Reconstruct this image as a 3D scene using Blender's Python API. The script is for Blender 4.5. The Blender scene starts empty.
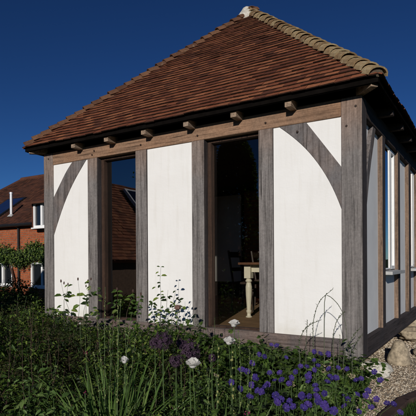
import bpy, math, random
from mathutils import Vector, Matrix, noise
R = math.radians
random.seed(7)
sc = bpy.context.scene
C = sc.collection

# ------------------------------------------------------------------ camera, sky, sun, exposure
CAM = Vector((1.0842, -4.5916, 0.9897)); YAW = .5553; ROLL = -.006; FPX = 462.04; PY = 261.17
cd = bpy.data.cameras.new('camera'); cam = bpy.data.objects.new('camera', cd); C.objects.link(cam)
fw = Vector((-math.sin(YAW), math.cos(YAW), -.0029)).normalized()
r0 = Vector((math.cos(YAW), math.sin(YAW), 0)); u0 = r0.cross(fw)
rt = r0*math.cos(ROLL)+u0*math.sin(ROLL); up = -r0*math.sin(ROLL)+u0*math.cos(ROLL)
m = Matrix((rt, up, -fw)).transposed().to_4x4(); m.translation = CAM
cam.matrix_world = m
cd.sensor_width = 36; cd.lens = FPX/416*36; cd.shift_y = (PY-208)/416; cd.clip_start = .05; cd.clip_end = 2000
sc.camera = cam
SUN = Vector((.32, -1.0, .30)).normalized()
elev = math.asin(SUN.z); az = math.atan2(SUN.x, SUN.y)
w = bpy.data.worlds.new('World'); sc.world = w; w.use_nodes = True
nt = w.node_tree; nt.nodes.clear()
sky = nt.nodes.new('ShaderNodeTexSky'); sky.sky_type = 'NISHITA'; sky.sun_disc = False
sky.sun_elevation = elev; sky.sun_rotation = az; sky.air_density = 1.0; sky.dust_density = .0; sky.ozone_density = 4.0; sky.altitude = 2500
bg = nt.nodes.new('ShaderNodeBackground'); bg.inputs[1].default_value = .05
ow = nt.nodes.new('ShaderNodeOutputWorld')
hs = nt.nodes.new('ShaderNodeMix'); hs.data_type = 'RGBA'; hs.blend_type = 'MULTIPLY'; hs.inputs[0].default_value = 1   # a deep, polarised blue
hs.inputs[7].default_value = (.28,.40,.50,1)
gm = nt.nodes.new('ShaderNodeGamma'); gm.inputs[1].default_value = 1.35; nt.links.new(sky.outputs[0], gm.inputs[0])
nt.links.new(gm.outputs[0], hs.inputs[6]); nt.links.new(hs.outputs[2], bg.inputs[0]); nt.links.new(bg.outputs[0], ow.inputs[0])
sl = bpy.data.lights.new('sun', 'SUN'); sl.energy = 3.5; sl.angle = R(.5); sl.color = (1, .95, .88)
so = bpy.data.objects.new('sun', sl); C.objects.link(so); so.location = (3, -8, 8)
so.rotation_euler = SUN.to_track_quat('Z', 'Y').to_euler()
vs = sc.view_settings; vs.view_transform = 'Standard'; vs.look = 'None'; vs.gamma = 1; vs.exposure = 0
try: vs.use_curve_mapping = False
except Exception: pass
sc.cycles.max_bounces = 8; sc.cycles.transparent_max_bounces = 12

def ray(x, y): return rt*(x-208)/FPX+up*(PY-y)/FPX+fw
def at(x, y, d): return CAM+ray(x, y)*d                 # point at depth d
def on(x, y, ax, v):
    d = ray(x, y); return CAM+d*((v-CAM[ax])/d[ax])

# ------------------------------------------------------------------ mesh helper
class MB:
    def __init__(s): s.v = []; s.f = []; s.mi = []
    def add(s, vs, fs, mi=0):
        b = len(s.v); s.v += [tuple(p) for p in vs]; s.f += [tuple(i+b for i in f) for f in fs]; s.mi += [mi]*len(fs)
    def box(s, a, b, mi=0, M=None):
        x0, y0, z0 = a; x1, y1, z1 = b
        vs = [Vector(p) for p in ((x0,y0,z0),(x1,y0,z0),(x1,y1,z0),(x0,y1,z0),(x0,y0,z1),(x1,y0,z1),(x1,y1,z1),(x0,y1,z1))]
        if M: vs = [M@p for p in vs]
        s.add(vs, [(0,3,2,1),(4,5,6,7),(0,1,5,4),(1,2,6,5),(2,3,7,6),(3,0,4,7)], mi)
    def tube(s, pts, rad, n=6, mi=0, cap=True):
        pts = [Vector(p) for p in pts]; k = len(pts)
        if not isinstance(rad, (list, tuple)): rad = [rad]*k
        t = (pts[1]-pts[0]).normalized(); u = t.orthogonal().normalized(); vs = []
        for i, p in enumerate(pts):
            t = (pts[min(i+1, k-1)]-pts[max(i-1, 0)]).normalized()
            u = (u-t*u.dot(t)).normalized(); w_ = t.cross(u)
            vs += [p+(u*math.cos(2*math.pi*j/n)+w_*math.sin(2*math.pi*j/n))*rad[i] for j in range(n)]
        fs = [(i*n+j, i*n+(j+1) % n, (i+1)*n+(j+1) % n, (i+1)*n+j) for i in range(k-1) for j in range(n)]
        if cap: fs += [tuple(range(n-1, -1, -1)), tuple((k-1)*n+j for j in range(n))]
        s.add(vs, fs, mi)
    def lathe(s, prof, n=20, c=(0,0,0), mi=0):
        c = Vector(c); vs = []; k = len(prof)
        for r, z in prof: vs += [c+Vector((r*math.cos(2*math.pi*j/n), r*math.sin(2*math.pi*j/n), z)) for j in range(n)]
        fs = [(i*n+j, i*n+(j+1) % n, (i+1)*n+(j+1) % n, (i+1)*n+j) for i in range(k-1) for j in range(n)]
        fs += [tuple(range(n-1, -1, -1)), tuple((k-1)*n+j for j in range(n))]
        s.add(vs, fs, mi)
    def prism(s, poly, y0, y1, mi=0):                    # polygon in x,z extruded along y
        n = len(poly); vs = [(x, y0, z) for x, z in poly]+[(x, y1, z) for x, z in poly]
        s.add(vs, [tuple(range(n)), tuple(range(2*n-1, n-1, -1))]+[(i, i+n, (i+1) % n+n, (i+1) % n) for i in range(n)], mi)
    def build(s, name, mats, parent=None, smooth=False, bevel=0, origin=None):
        me = bpy.data.meshes.new(name)
        me.from_pydata([tuple(Vector(p)-origin) for p in s.v] if origin else s.v, [], s.f)
        if not isinstance(mats, (list, tuple)): mats = [mats]
        for mm in mats: me.materials.append(mm)
        me.polygons.foreach_set('material_index', s.mi)
        if smooth: me.polygons.foreach_set('use_smooth', [True]*len(s.f))
        me.update()
        o = bpy.data.objects.new(name, me); C.objects.link(o)
        if origin: o.location = origin
        if parent is not None: o.parent = parent
        if bevel:
            b = o.modifiers.new('bevel', 'BEVEL'); b.width = bevel; b.segments = 2; b.limit_method = 'ANGLE'
        return o

def tag(o, label=None, cat=None, group=None, kind=None):
    if label: o['label'] = label
    if cat: o['category'] = cat
    if group: o['group'] = group
    if kind: o['kind'] = kind
    return o
def empty(name, loc, label=None, cat=None, group=None):
    o = bpy.data.objects.new(name, None); C.objects.link(o); o.location = loc; o.empty_display_size = .1
    return tag(o, label, cat, group)
def dup(o, loc=None, rz=None, s=None, label=None, group=None):
    c = o.copy(); C.objects.link(c)
    for ch in o.children:
        d = ch.copy(); C.objects.link(d); d.parent = c
        for g in ch.children:
            e = g.copy(); C.objects.link(e); e.parent = d
    if loc is not None: c.location = loc
    if rz is not None: c.rotation_euler = (0, 0, rz)
    if s is not None: c.scale = (s, s, s)
    if label: c['label'] = label
    if group: c['group'] = group
    return c

# ------------------------------------------------------------------ materials
def newmat(name):
    mm = bpy.data.materials.new(name); mm.use_nodes = True; t = mm.node_tree; t.nodes.clear()
    out = t.nodes.new('ShaderNodeOutputMaterial'); return mm, t, out
def N(t, typ, **k):
    n = t.nodes.new(typ)
    for a, b in k.items(): setattr(n, a, b)
    return n
def ramp(t, src, stops):
    r = t.nodes.new('ShaderNodeValToRGB'); e = r.color_ramp.elements
    while len(e) < len(stops): e.new(.5)
    for el, (p, c) in zip(e, stops): el.position = p; el.color = (*c, 1)
    t.links.new(src, r.inputs[0]); return r.outputs[0]
def mixc(t, f, a, b, mode='MIX'):
    n = t.nodes.new('ShaderNodeMix'); n.data_type = 'RGBA'; n.blend_type = mode
    for s_, v in ((n.inputs[0], f), (n.inputs[6], a), (n.inputs[7], b)):
        if isinstance(v, (int, float)): s_.default_value = v
        elif isinstance(v, tuple): s_.default_value = (*v, 1)
        else: t.links.new(v, s_)
    return n.outputs[2]
def coords(t, scale=(1,1,1), kind='Object', rot=(0,0,0)):
    tc = t.nodes.new('ShaderNodeTexCoord'); mp = t.nodes.new('ShaderNodeMapping')
    mp.inputs['Scale'].default_value = scale; mp.inputs['Rotation'].default_value = rot
    t.links.new(tc.outputs[kind], mp.inputs[0]); return mp.outputs[0]
def noise_(t, vec, scale, detail=4, rough=.6):
    n = t.nodes.new('ShaderNodeTexNoise'); n.inputs['Scale'].default_value = scale; n.inputs['Detail'].default_value = detail
    n.inputs['Roughness'].default_value = rough; t.links.new(vec, n.inputs['Vector']); return n.outputs[0]
def finish(t, out, col, rough=.8, bump=None, bstr=.3, bdist=.01, spec=.3, metallic=0):
    p = t.nodes.new('ShaderNodeBsdfPrincipled')
    if isinstance(col, tuple): p.inputs['Base Color'].default_value = (*col, 1)
    else: t.links.new(col, p.inputs['Base Color'])
    p.inputs['Roughness'].default_value = rough; p.inputs['Specular IOR Level'].default_value = spec; p.inputs['Metallic'].default_value = metallic
    if bump is not None:
        b = t.nodes.new('ShaderNodeBump'); b.inputs['Strength'].default_value = bstr; b.inputs['Distance'].default_value = bdist
        t.links.new(bump, b.inputs['Height']); t.links.new(b.outputs[0], p.inputs['Normal'])
    t.links.new(p.outputs[0], out.inputs[0]); return p
def simple(name, col, rough=.7, var=.25, scale=8, bstr=.15, spec=.3, metallic=0):
    mm, t, out = newmat(name); v = coords(t); n = noise_(t, v, scale, 6)
    a = tuple(c*(1-var) for c in col); b = tuple(min(1, c*(1+var)) for c in col)
    finish(t, out, ramp(t, n, [(.3, a), (.7, b)]), rough, n, bstr, .005, spec, metallic); return mm

def oak(name, axis, grey, brown, warm_from=None, warm_to=None, basewarm=.15, dark=.5):
    """weathered oak; the grain runs along axis; browner where the eaves keep the rain off"""
    mm, t, out = newmat(name)
    s = [28, 28, 28]; s[axis] = 1.1
    v = coords(t, tuple(s)); g = noise_(t, v, 1.0, 8, .68)
    s2 = [90, 90, 90]; s2[axis] = 2.2
    v2 = coords(t, tuple(s2)); fine = noise_(t, v2, 1.0, 5, .7)
    big = noise_(t, coords(t, (1,1,1)), 2.3, 4)
    ggrey = ramp(t, g, [(.34, tuple(c*dark*.8 for c in grey)), (.5, grey), (.72, tuple(min(1, c*1.35) for c in grey))])
    gbrown = ramp(t, g, [(.28, tuple(c*.55 for c in brown)), (.5, brown), (.72, tuple(min(1, c*1.3) for c in brown))])
    if warm_from is not None:
        tc = t.nodes.new('ShaderNodeTexCoord'); sp = t.nodes.new('ShaderNodeSeparateXYZ'); t.links.new(tc.outputs['Object'], sp.inputs[0])
        ad = N(t, 'ShaderNodeMath', operation='MULTIPLY_ADD'); t.links.new(big, ad.inputs[0]); ad.inputs[1].default_value = .7; t.links.new(sp.outputs[2], ad.inputs[2])
        mr = t.nodes.new('ShaderNodeMapRange'); t.links.new(ad.outputs[0], mr.inputs[0])
        mr.inputs[1].default_value = warm_from+.35; mr.inputs[2].default_value = warm_to+.35
        mr.inputs[3].default_value = basewarm; mr.inputs[4].default_value = .9
        f = mr.outputs[0]
    else:
        mr = t.nodes.new('ShaderNodeMapRange'); t.links.new(big, mr.inputs[0]); mr.inputs[1].default_value = .35; mr.inputs[2].default_value = .65
        mr.inputs[3].default_value = max(0, basewarm-.15); mr.inputs[4].default_value = min(1, basewarm+.15); f = mr.outputs[0]
    c = mixc(t, f, ggrey, gbrown)
    cracks = ramp(t, fine, [(.32, (.30,.28,.27)), (.46, (1,1,1))])
    c = mixc(t, .8, c, cracks, 'MULTIPLY')
    s3 = [55, 55, 55]; s3[axis] = 1.6
    wv = noise_(t, coords(t, tuple(s3), 'Object', (0,0,.3)), 1.0, 3, .5)
    split = ramp(t, wv, [(.30, (.10,.09,.085)), (.345, (1,1,1))])
    c = mixc(t, .9, c, split, 'MULTIPLY')
    c = mixc(t, .7, c, ramp(t, noise_(t, coords(t, (1,1,1)), 38, 5, .75), [(.32, (.62,.60,.60)), (.6, (1.08,1.07,1.06))]), 'MULTIPLY')
    blot = ramp(t, noise_(t, coords(t, (1,1,1)), 9, 6, .7), [(.3, (.72,.72,.74)), (.6, (1.0,1.0,1.0))])
    c = mixc(t, .7, c, blot, 'MULTIPLY')
    s_ = N(t, 'ShaderNodeMath', operation='ADD'); t.links.new(g, s_.inputs[0]); t.links.new(fine, s_.inputs[1])
    finish(t, out, c, .85, s_.outputs[0], .55, .006, .2); return mm
GREY = (.202, .188, .180); BROWN = (.33, .19, .115)
OAKV = oak('weathered oak upright', 2, GREY, BROWN, 2.0, 3.0, .02)
OAKX = oak('brown oak wall plate', 0, (.23,.17,.125), (.32,.18,.105), basewarm=.7)
OAKS = oak('grey oak sill', 0, (.135,.118,.115), BROWN, basewarm=.1)
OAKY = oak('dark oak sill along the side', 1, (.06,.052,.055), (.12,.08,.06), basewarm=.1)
OAKYP = oak('oak side plate in painted shade', 1, (.05,.04,.037), (.07,.045,.035), basewarm=.4)  # shadow under the side eaves is put into this colour
OAKD = oak('weathered oak face in painted shade', 2, (.062,.055,.056), (.08,.055,.045), basewarm=.2)  # darker copy for right-hand post faces, their shade put into the colour
OAKSIDE = oak('side post oak', 2, (.17,.13,.105), (.25,.165,.11), basewarm=.6)
OAKB = oak('grey oak brace', 2, (.155,.147,.147), BROWN, basewarm=.05)
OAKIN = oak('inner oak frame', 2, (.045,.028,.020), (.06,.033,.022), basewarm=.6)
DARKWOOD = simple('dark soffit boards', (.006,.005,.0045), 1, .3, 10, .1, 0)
FOOTOAK = oak('rafter foot oak', 1, (.30,.24,.19), (.36,.24,.15), basewarm=.5)  # pale oak of the front rafter feet

def render_mat():
    mm, t, out = newmat('white lime render'); v = coords(t)
    n = noise_(t, v, 2.2, 5); n2 = noise_(t, v, 55, 4)
    c = ramp(t, n, [(.3, (.76,.745,.72)), (.7, (.80,.79,.77))])
    sp = ramp(t, noise_(t, coords(t, (14,14,1.2)), 1.5, 5), [(.25, (.93,.92,.90)), (.5, (1,1,1))])
    c = mixc(t, .8, c, sp, 'MULTIPLY')
    tc = t.nodes.new('ShaderNodeTexCoord'); sx = t.nodes.new('ShaderNodeSeparateXYZ'); t.links.new(tc.outputs['Object'], sx.inputs[0])
    ad = N(t, 'ShaderNodeMath', operation='MULTIPLY_ADD'); t.links.new(noise_(t, v, 7, 6, .7), ad.inputs[0]); ad.inputs[1].default_value = -.35; t.links.new(sx.outputs[2], ad.inputs[2])
    c = mixc(t, .8, c, ramp(t, ad.outputs[0], [(.0, (.86,.84,.79)), (.16, (1,1,1))]), 'MULTIPLY')
    tn = noise_(t, coords(t, (1,1,2.2)), 5.5, 5, .6)
    mm2 = N(t, 'ShaderNodeMath', operation='MULTIPLY_ADD'); t.links.new(tn, mm2.inputs[0]); mm2.inputs[1].default_value = 3; t.links.new(n2, mm2.inputs[2])
    finish(t, out, c, .9, mm2.outputs[0], .3, .004, .1); return mm
WHITE = render_mat()
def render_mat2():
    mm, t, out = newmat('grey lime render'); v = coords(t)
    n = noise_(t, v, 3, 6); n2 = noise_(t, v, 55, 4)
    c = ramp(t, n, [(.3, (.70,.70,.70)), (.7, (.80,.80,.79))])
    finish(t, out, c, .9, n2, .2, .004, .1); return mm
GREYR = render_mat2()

def tile_mat(name, cols, lichen=(.30,.25,.15), lich=.58):
    mm, t, out = newmat(name); g = t.nodes.new('ShaderNodeNewGeometry')
    c = ramp(t, g.outputs['Random Per Island'], cols)
    v = coords(t); n = noise_(t, v, 30, 6, .7)
    c = mixc(t, .65, c, ramp(t, n, [(.25, (.5,.45,.42)), (.6, (1.1,1.05,1.0))]), 'MULTIPLY')
    c = mixc(t, .75, c, ramp(t, noise_(t, v, 1.7, 6, .7), [(.3, (.55,.5,.5)), (.5, (.95,.93,.9)), (.7, (1.2,1.15,1.1))]), 'MULTIPLY')
    n2 = noise_(t, v, 9, 7, .75)
    f = ramp(t, n2, [(lich, (0,0,0)), (lich+.1, (.6,.6,.6))])
    c = mixc(t, f, c, lichen)
    finish(t, out, c, .88, n, .4, .005, .15); return mm
TILED = simple('dark tile tails', (.034,.018,.013), .95, .4, 30, .2, .05)  # darker colour for the tails and undersides of the tiles
TILE = tile_mat('clay tiles', [(0, (.10,.038,.025)), (.2, (.16,.055,.031)), (.6, (.215,.076,.039)), (.88, (.30,.12,.06)), (1, (.10,.04,.028))], (.17,.10,.06), .62)
BONNET = tile_mat('bonnet tiles', [(0, (.17,.10,.055)), (.35, (.28,.20,.11)), (.75, (.34,.26,.15)), (1, (.15,.085,.045))], (.40,.34,.21), .5)
BONNETL = tile_mat('bonnet tiles brown', [(0, (.11,.055,.035)), (.5, (.16,.085,.05)), (1, (.09,.045,.03))], (.26,.21,.14), .58)
DMORTAR = simple('dirty mortar', (.13,.10,.07), .95, .3, 30)
MORTAR = simple('lime mortar', (.55,.52,.46), .95, .2, 30)
TILEFAR = tile_mat('old dark clay tiles', [(0, (.05,.026,.02)), (.4, (.085,.038,.026)), (.8, (.12,.05,.032)), (1, (.06,.03,.025))], (.10,.08,.05), .6)

def brick_mat(name, c1=(.38,.105,.042), c2=(.27,.07,.032), mort=(.20,.13,.09), rot=(R(90),0,0)):
    mm, t, out = newmat(name); v = coords(t, (1,1,1), 'Object', rot)
    b = t.nodes.new('ShaderNodeTexBrick'); t.links.new(v, b.inputs[0])
    b.inputs['Color1'].default_value = (*c1, 1); b.inputs['Color2'].default_value = (*c2, 1); b.inputs['Mortar'].default_value = (*mort, 1)
    b.inputs['Scale'].default_value = 1; b.inputs['Brick Width'].default_value = .225; b.inputs['Row Height'].default_value = .075
    b.inputs['Mortar Size'].default_value = .009; b.inputs['Bias'].default_value = -.1
    n = noise_(t, coords(t), 14, 6, .75)
    c = mixc(t, .8, b.outputs[0], ramp(t, n, [(.3, (.45,.42,.4)), (.62, (1.15,1.1,1.05))]), 'MULTIPLY')
    finish(t, out, c, .9, b.outputs['Fac'], -.4, .006, .15); return mm
BRICK = brick_mat('orange red brick')
BRICKS = brick_mat('brick of the side wall', rot=(R(90),0,R(90)))

def glass_mat(name, base=.0, tint=(.95,.96,.95), mult=.9):
    mm, t, out = newmat(name)
    lw = t.nodes.new('ShaderNodeFresnel'); lw.inputs[0].default_value = 1.52
    mu = N(t, 'ShaderNodeMath', operation='MULTIPLY_ADD'); t.links.new(lw.outputs[0], mu.inputs[0]); mu.inputs[1].default_value = mult; mu.inputs[2].default_value = base
    tr = t.nodes.new('ShaderNodeBsdfTransparent'); tr.inputs[0].default_value = (*tint, 1)
    gl = t.nodes.new('ShaderNodeBsdfGlossy'); gl.inputs['Roughness'].default_value = .004
    n = noise_(t, coords(t), 1.6, 2); b = t.nodes.new('ShaderNodeBump'); b.inputs['Strength'].default_value = .05; b.inputs['Distance'].default_value = .02
    t.links.new(n, b.inputs['Height']); t.links.new(b.outputs[0], gl.inputs['Normal'])
    mx = t.nodes.new('ShaderNodeMixShader'); t.links.new(mu.outputs[0], mx.inputs[0]); t.links.new(tr.outputs[0], mx.inputs[1]); t.links.new(gl.outputs[0], mx.inputs[2])
    t.links.new(mx.outputs[0], out.inputs[0]); return mm
GLASS = glass_mat('window glass')
GLASSR = glass_mat('strongly reflecting window glass', .22, (.6,.6,.6), 1.5)
GLASSD = simple('dark house glass', (.01,.012,.016), .05, .1, 3, 0, .8)
WPAINT = simple('white paint', (.78,.78,.77), .45, .04, 20, .05)
CREAM = simple('cream paint', (.60,.53,.40), .4, .05, 20, .05)
LEAD = simple('grey lead sill', (.42,.42,.41), .6, .1, 20, .1)
BLACK = simple('black paint', (.012,.012,.013), .5, .2, 20, .05)
TABLETOP = oak('brown table top', 0, (.13,.06,.032), (.16,.07,.036), basewarm=.7)
FLOORW = oak('oak floorboards', 0, (.30,.19,.10), (.34,.19,.095), basewarm=.6)
DARKCHAIR = simple('dark stained wood', (.035,.02,.014), .5, .2, 10)
PLASTER = simple('inside plaster', (.74,.69,.62), .9, .05, 4)
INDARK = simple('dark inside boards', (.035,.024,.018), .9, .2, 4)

def leaf_mat(name, cols, trans=.35, rough=.5):
    mm, t, out = newmat(name); g = t.nodes.new('ShaderNodeNewGeometry')
    oi = t.nodes.new('ShaderNodeObjectInfo')
    c = ramp(t, g.outputs['Random Per Island'], cols)
    c = mixc(t, .5, c, ramp(t, oi.outputs['Random'], [(0, (.6,.62,.55)), (1, (1.15,1.15,1.0))]), 'MULTIPLY')
    p = t.nodes.new('ShaderNodeBsdfPrincipled'); t.links.new(c, p.inputs['Base Color']); p.inputs['Roughness'].default_value = rough; p.inputs['Specular IOR Level'].default_value = .25
    tl = t.nodes.new('ShaderNodeBsdfTranslucent'); t.links.new(mixc(t, 1, c, (1.3,1.5,.6), 'MULTIPLY'), tl.inputs[0])
    mx = t.nodes.new('ShaderNodeMixShader'); mx.inputs[0].default_value = trans
    t.links.new(p.outputs[0], mx.inputs[1]); t.links.new(tl.outputs[0], mx.inputs[2]); t.links.new(mx.outputs[0], out.inputs[0]); return mm
LEAFD = leaf_mat('dark green leaves', [(0, (.010,.020,.007)), (.35, (.026,.052,.012)), (.62, (.06,.105,.02)), (.85, (.14,.21,.04)), (1, (.21,.26,.06))])
LEAFM = leaf_mat('fresh green leaves', [(0, (.025,.05,.012)), (.5, (.065,.12,.024)), (.9, (.11,.175,.036)), (1, (.15,.20,.05))])
LEAFR = leaf_mat('reddish shrub leaves', [(0, (.022,.024,.010)), (.4, (.035,.048,.014)), (.7, (.050,.036,.020)), (1, (.055,.085,.022))])
SWORD = leaf_mat('sword leaves', [(0, (.06,.11,.03)), (.6, (.11,.19,.05)), (1, (.18,.24,.08))], .3)
STEMG = simple('green stem', (.06,.10,.03), .6, .2, 40)
STEMR = simple('reddish brown stem', (.07,.04,.03), .7, .2, 40)
STEMGREY = simple('grey green stem', (.10,.11,.07), .7, .2, 40)
POD = simple('yellow green seed pod', (.24,.24,.08), .7, .3, 60)
SPIKE = simple('pale green flower spike', (.19,.21,.075), .7, .25, 60)
def petal(name, c, tr=.3, var=False):
    mm, t, out = newmat(name); n = noise_(t, coords(t), 60, 3)
    cc = ramp(t, n, [(.3, tuple(x*.75 for x in c)), (.7, c)])
    if var:
        oi = t.nodes.new('ShaderNodeObjectInfo'); cc = mixc(t, 1, cc, ramp(t, oi.outputs['Random'], [(0, (.6,.62,.65)), (.5, (1,.95,1)), (1, (1.35,1.15,1.1))]), 'MULTIPLY')
    d = t.nodes.new('ShaderNodeBsdfDiffuse'); t.links.new(cc, d.inputs[0]); tl = t.nodes.new('ShaderNodeBsdfTranslucent'); t.links.new(cc, tl.inputs[0])
    mx = t.nodes.new('ShaderNodeMixShader'); mx.inputs[0].default_value = tr; t.links.new(d.outputs[0], mx.inputs[1]); t.links.new(tl.outputs[0], mx.inputs[2]); t.links.new(mx.outputs[0], out.inputs[0]); return mm
VIOLET = petal('violet blue petals', (.078,.055,.26), var=True); VEYE = petal('pale flower eye', (.20,.16,.36))
WPETAL = petal('white petals', (.78,.76,.72)); PURPLE = petal('dark purple florets', (.085,.052,.082), .15)
CREAMF = petal('cream fading flowers', (.50,.42,.28)); PINKF = petal('pink flower', (.40,.05,.14))

# ------------------------------------------------------------------ ground
GZ = -.42
def ground():
    mm, t, out = newmat('lawn and earth'); v = coords(t)
    n = noise_(t, v, 3, 8, .7); n2 = noise_(t, v, 70, 4)
    c = mixc(t, n2, ramp(t, n, [(.3, (.025,.04,.012)), (.7, (.05,.075,.022))]), (.03,.045,.015))
    finish(t, out, c, .95, n2, .6, .03, .1)
    b = MB(); K = 60; S = 900
    b.add([(-S,-S,GZ-.03),(S,-S,GZ-.03),(S,S,GZ-.03),(-S,S,GZ-.03)], [(0,1,2,3)])
    tag(b.build('ground', mm), 'grass ground reaching out past the buildings', None, None, 'structure')
ground()
def patch(name, poly, z, mat, amp=.0, step=.12):
    xs = [p[0] for p in poly]; ys = [p[1] for p in poly]; b = MB(); ids = {}
    nx = max(2, int((max(xs)-min(xs))/step)); ny = max(2, int((max(ys)-min(ys))/step))
    def inside(x, y):
        c = False; j = len(poly)-1
        for i in range(len(poly)):
            if (poly[i][1] > y) != (poly[j][1] > y) and x < (poly[j][0]-poly[i][0])*(y-poly[i][1])/(poly[j][1]-poly[i][1])+poly[i][0]: c = not c
            j = i
        return c
    def vid(i, j):
        if (i, j) not in ids:
            x = min(xs)+(max(xs)-min(xs))*i/nx; y = min(ys)+(max(ys)-min(ys))*j/ny
            ids[(i, j)] = len(b.v); b.v.append((x, y, z+amp*noise.noise(Vector((x*3, y*3, 0)))))
        return ids[(i, j)]
    for i in range(nx):
        for j in range(ny):
            if inside(min(xs)+(max(xs)-min(xs))*(i+.5)/nx, min(ys)+(max(ys)-min(ys))*(j+.5)/ny):
                b.f.append((vid(i, j), vid(i+1, j), vid(i+1, j+1), vid(i, j+1))); b.mi.append(0)
    return b.build(name, mat, smooth=True)
def soil_mat():
    mm, t, out = newmat('dark soil'); n = noise_(t, coords(t), 25, 8, .7)
    finish(t, out, ramp(t, n, [(.3, (.012,.009,.006)), (.7, (.04,.03,.02))]), .95, n, .8, .03, .1); return mm
tag(patch('flower_bed_soil', [(-12,-4.2),(.0,-4.2),(.2,-.45),(-.05,-.1),(-5.2,-.1),(-5.5,4),(-12,4)], GZ-.01, soil_mat(), .02), 'dark soil under the flower bed', None, None, 'structure')
def gravel_mat():
    mm, t, out = newmat('gravel base'); v = coords(t)
    vo = t.nodes.new('ShaderNodeTexVoronoi'); vo.inputs['Scale'].default_value = 55; t.links.new(v, vo.inputs['Vector'])
    sp = t.nodes.new('ShaderNodeSeparateColor'); t.links.new(vo.outputs['Color'], sp.inputs[0])
    c = ramp(t, sp.outputs[0], [(0, (.24,.18,.12)), (.5, (.40,.32,.23)), (1, (.52,.45,.35))])
    finish(t, out, c, .95, vo.outputs['Distance'], -.8, .015, .1); return mm
EDGE = [(.20,-1.2),(.20,-.3),(.26,.3),(.36,.6),(.52,1.1),(.85,2.1),(1.2,3.2),(1.6,4.4),(2.4,7.0)]
tag(patch('gravel_base', [(-4.6,.5),(-.4,.5),(-.12,-.3),(.1,-1.2)]+EDGE+[(-4.6,7.0)], GZ-.006, gravel_mat(), .01, .06), 'tan gravel strip beside and under the garden room', None, None, 'structure')

def stone_mesh(name, n, rad, seed, mat, parent=None):
    rnd = random.Random(seed); b = MB(); return b
def blob(b, c, r3, seed, nu=10, nv=7, amp=.18, freq=2.0, mi=0, flat=None):
    c = Vector(c); vs = []; fs = []
    for i in range(nv+1):
        th = math.pi*i/nv
        for j in range(nu):
            ph = 2*math.pi*j/nu
            d = Vector((math.sin(th)*math.cos(ph), math.sin(th)*math.sin(ph), math.cos(th)))
            k = 1+amp*noise.noise(d*freq+Vector((seed*3.7, seed, 0)))*2
            p = Vector((d.x*r3[0]*k, d.y*r3[1]*k, d.z*r3[2]*k)); vs.append(c+p)
    for i in range(nv):
        for j in range(nu): fs.append((i*nu+j, (i+1)*nu+j, (i+1)*nu+(j+1) % nu, i*nu+(j+1) % nu))
    b.add(vs, fs, mi)
def pebbles():
    mm, t, out = newmat('gravel pebbles'); g = t.nodes.new('ShaderNodeNewGeometry')
    c = ramp(t, g.outputs['Random Per Island'], [(0, (.25,.18,.12)), (.3, (.42,.33,.23)), (.6, (.52,.44,.33)), (.85, (.62,.56,.46)), (1, (.33,.26,.20))])
    finish(t, out, c, .85, noise_(t, coords(t), 90, 4), .3, .003, .2)
    b = MB(); rnd = random.Random(5)
    for _ in range(13000):
        y = -.5+5.5*rnd.random()**1.3
        e = next((EDGE[i][0]+(EDGE[i+1][0]-EDGE[i][0])*(y-EDGE[i][1])/(EDGE[i+1][1]-EDGE[i][1]) for i in range(len(EDGE)-1) if EDGE[i][1] <= y < EDGE[i+1][1]), .3)
        x = e-(e+.9)*rnd.random()
        if y < .5 and x < -.4+.0*y: continue
        s = rnd.uniform(.006, .014)*(1 if y < 2.5 else 1.5)
        a = rnd.random()*6.28; p = []
        for k in range(5):
            t_ = a+k*1.257; q = rnd.uniform(.7, 1.2)*s; p.append((x+q*math.cos(t_), y+q*math.sin(t_)*.8, GZ+.0+rnd.uniform(0, .004)))
        top = (x+rnd.uniform(-.3,.3)*s, y+rnd.uniform(-.3,.3)*s, GZ+s*rnd.uniform(.7, 1.1))
        b.add(p+[top], [(k, (k+1) % 5, 5) for k in range(5)])
    tag(b.build('gravel', mm), 'loose tan and cream pebbles beside the garden room', 'gravel', None, 'stuff')
pebbles()
STONE = simple('pale limestone', (.55,.52,.45), .95, .35, 22, .9)
STONE2 = simple('tan weathered stone', (.33,.27,.19), .95, .5, 20, .9)
def stones():
    b = MB(); blob(b, (0,0,0), (.19,.17,.11), 3, 40, 26, .13, 2.3)
    o = b.build('boulder', STONE, smooth=True); o.location = (-.13, 1.12, GZ+.085); tag(o, 'smooth pale rounded boulder lying just behind the corner post', 'stone')
    b = MB(); b.lathe([(.15,0),(.15,.05),(.13,.12),(.105,.2),(.08,.27),(.055,.30),(.02,.31)], 18)
    b.v = [tuple(Vector(p)+Vector((noise.noise(Vector(p)*9+Vector((0,5,0))), noise.noise(Vector(p)*9+Vector((9,0,0))), noise.noise(Vector(p)*8)))*.03) for p in b.v]
    o = b.build('staddle_stone', STONE2, smooth=True); o.location = (-.01, 2.03, GZ-.005); tag(o, 'tapering tan foundation stone standing on gravel beyond the pale boulder', 'stone')
    b = MB(); blob(b, (0,0,0), (.36,.28,.12), 8, 36, 20, .16, 2.4)
    o = b.build('flat_rock', STONE2, smooth=True); o.location = (.0, 3.9, GZ+.13); tag(o, 'broad flat tan rock under the far part of the side sill', 'stone')
    b = MB(); blob(b, (0,0,0), (.16,.15,.09), 12, 16, 10, .16, 1.3)
    o = b.build('field_stone', STONE2, smooth=True); o.location = (.22, 2.75, GZ+.06); tag(o, 'small rounded tan stone on gravel at the right edge', 'stone')
    for i, (x, y) in enumerate(((-4.5,.15),(-3.0,.15),(-1.6,.2),(-2.3,4.5),(-4.4,4.5),(-.15,4.45))):
        b = MB(); b.lathe([(.17,0),(.16,.12),(.14,.42),(.1,.425)], 12)
        o = b.build('foundation_stone', STONE2); o.location = (x, y, GZ-.01)
        tag(o, 'squat foundation stone hidden under the garden room frame', 'stone', 'foundation stones under the frame')
stones()
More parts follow.
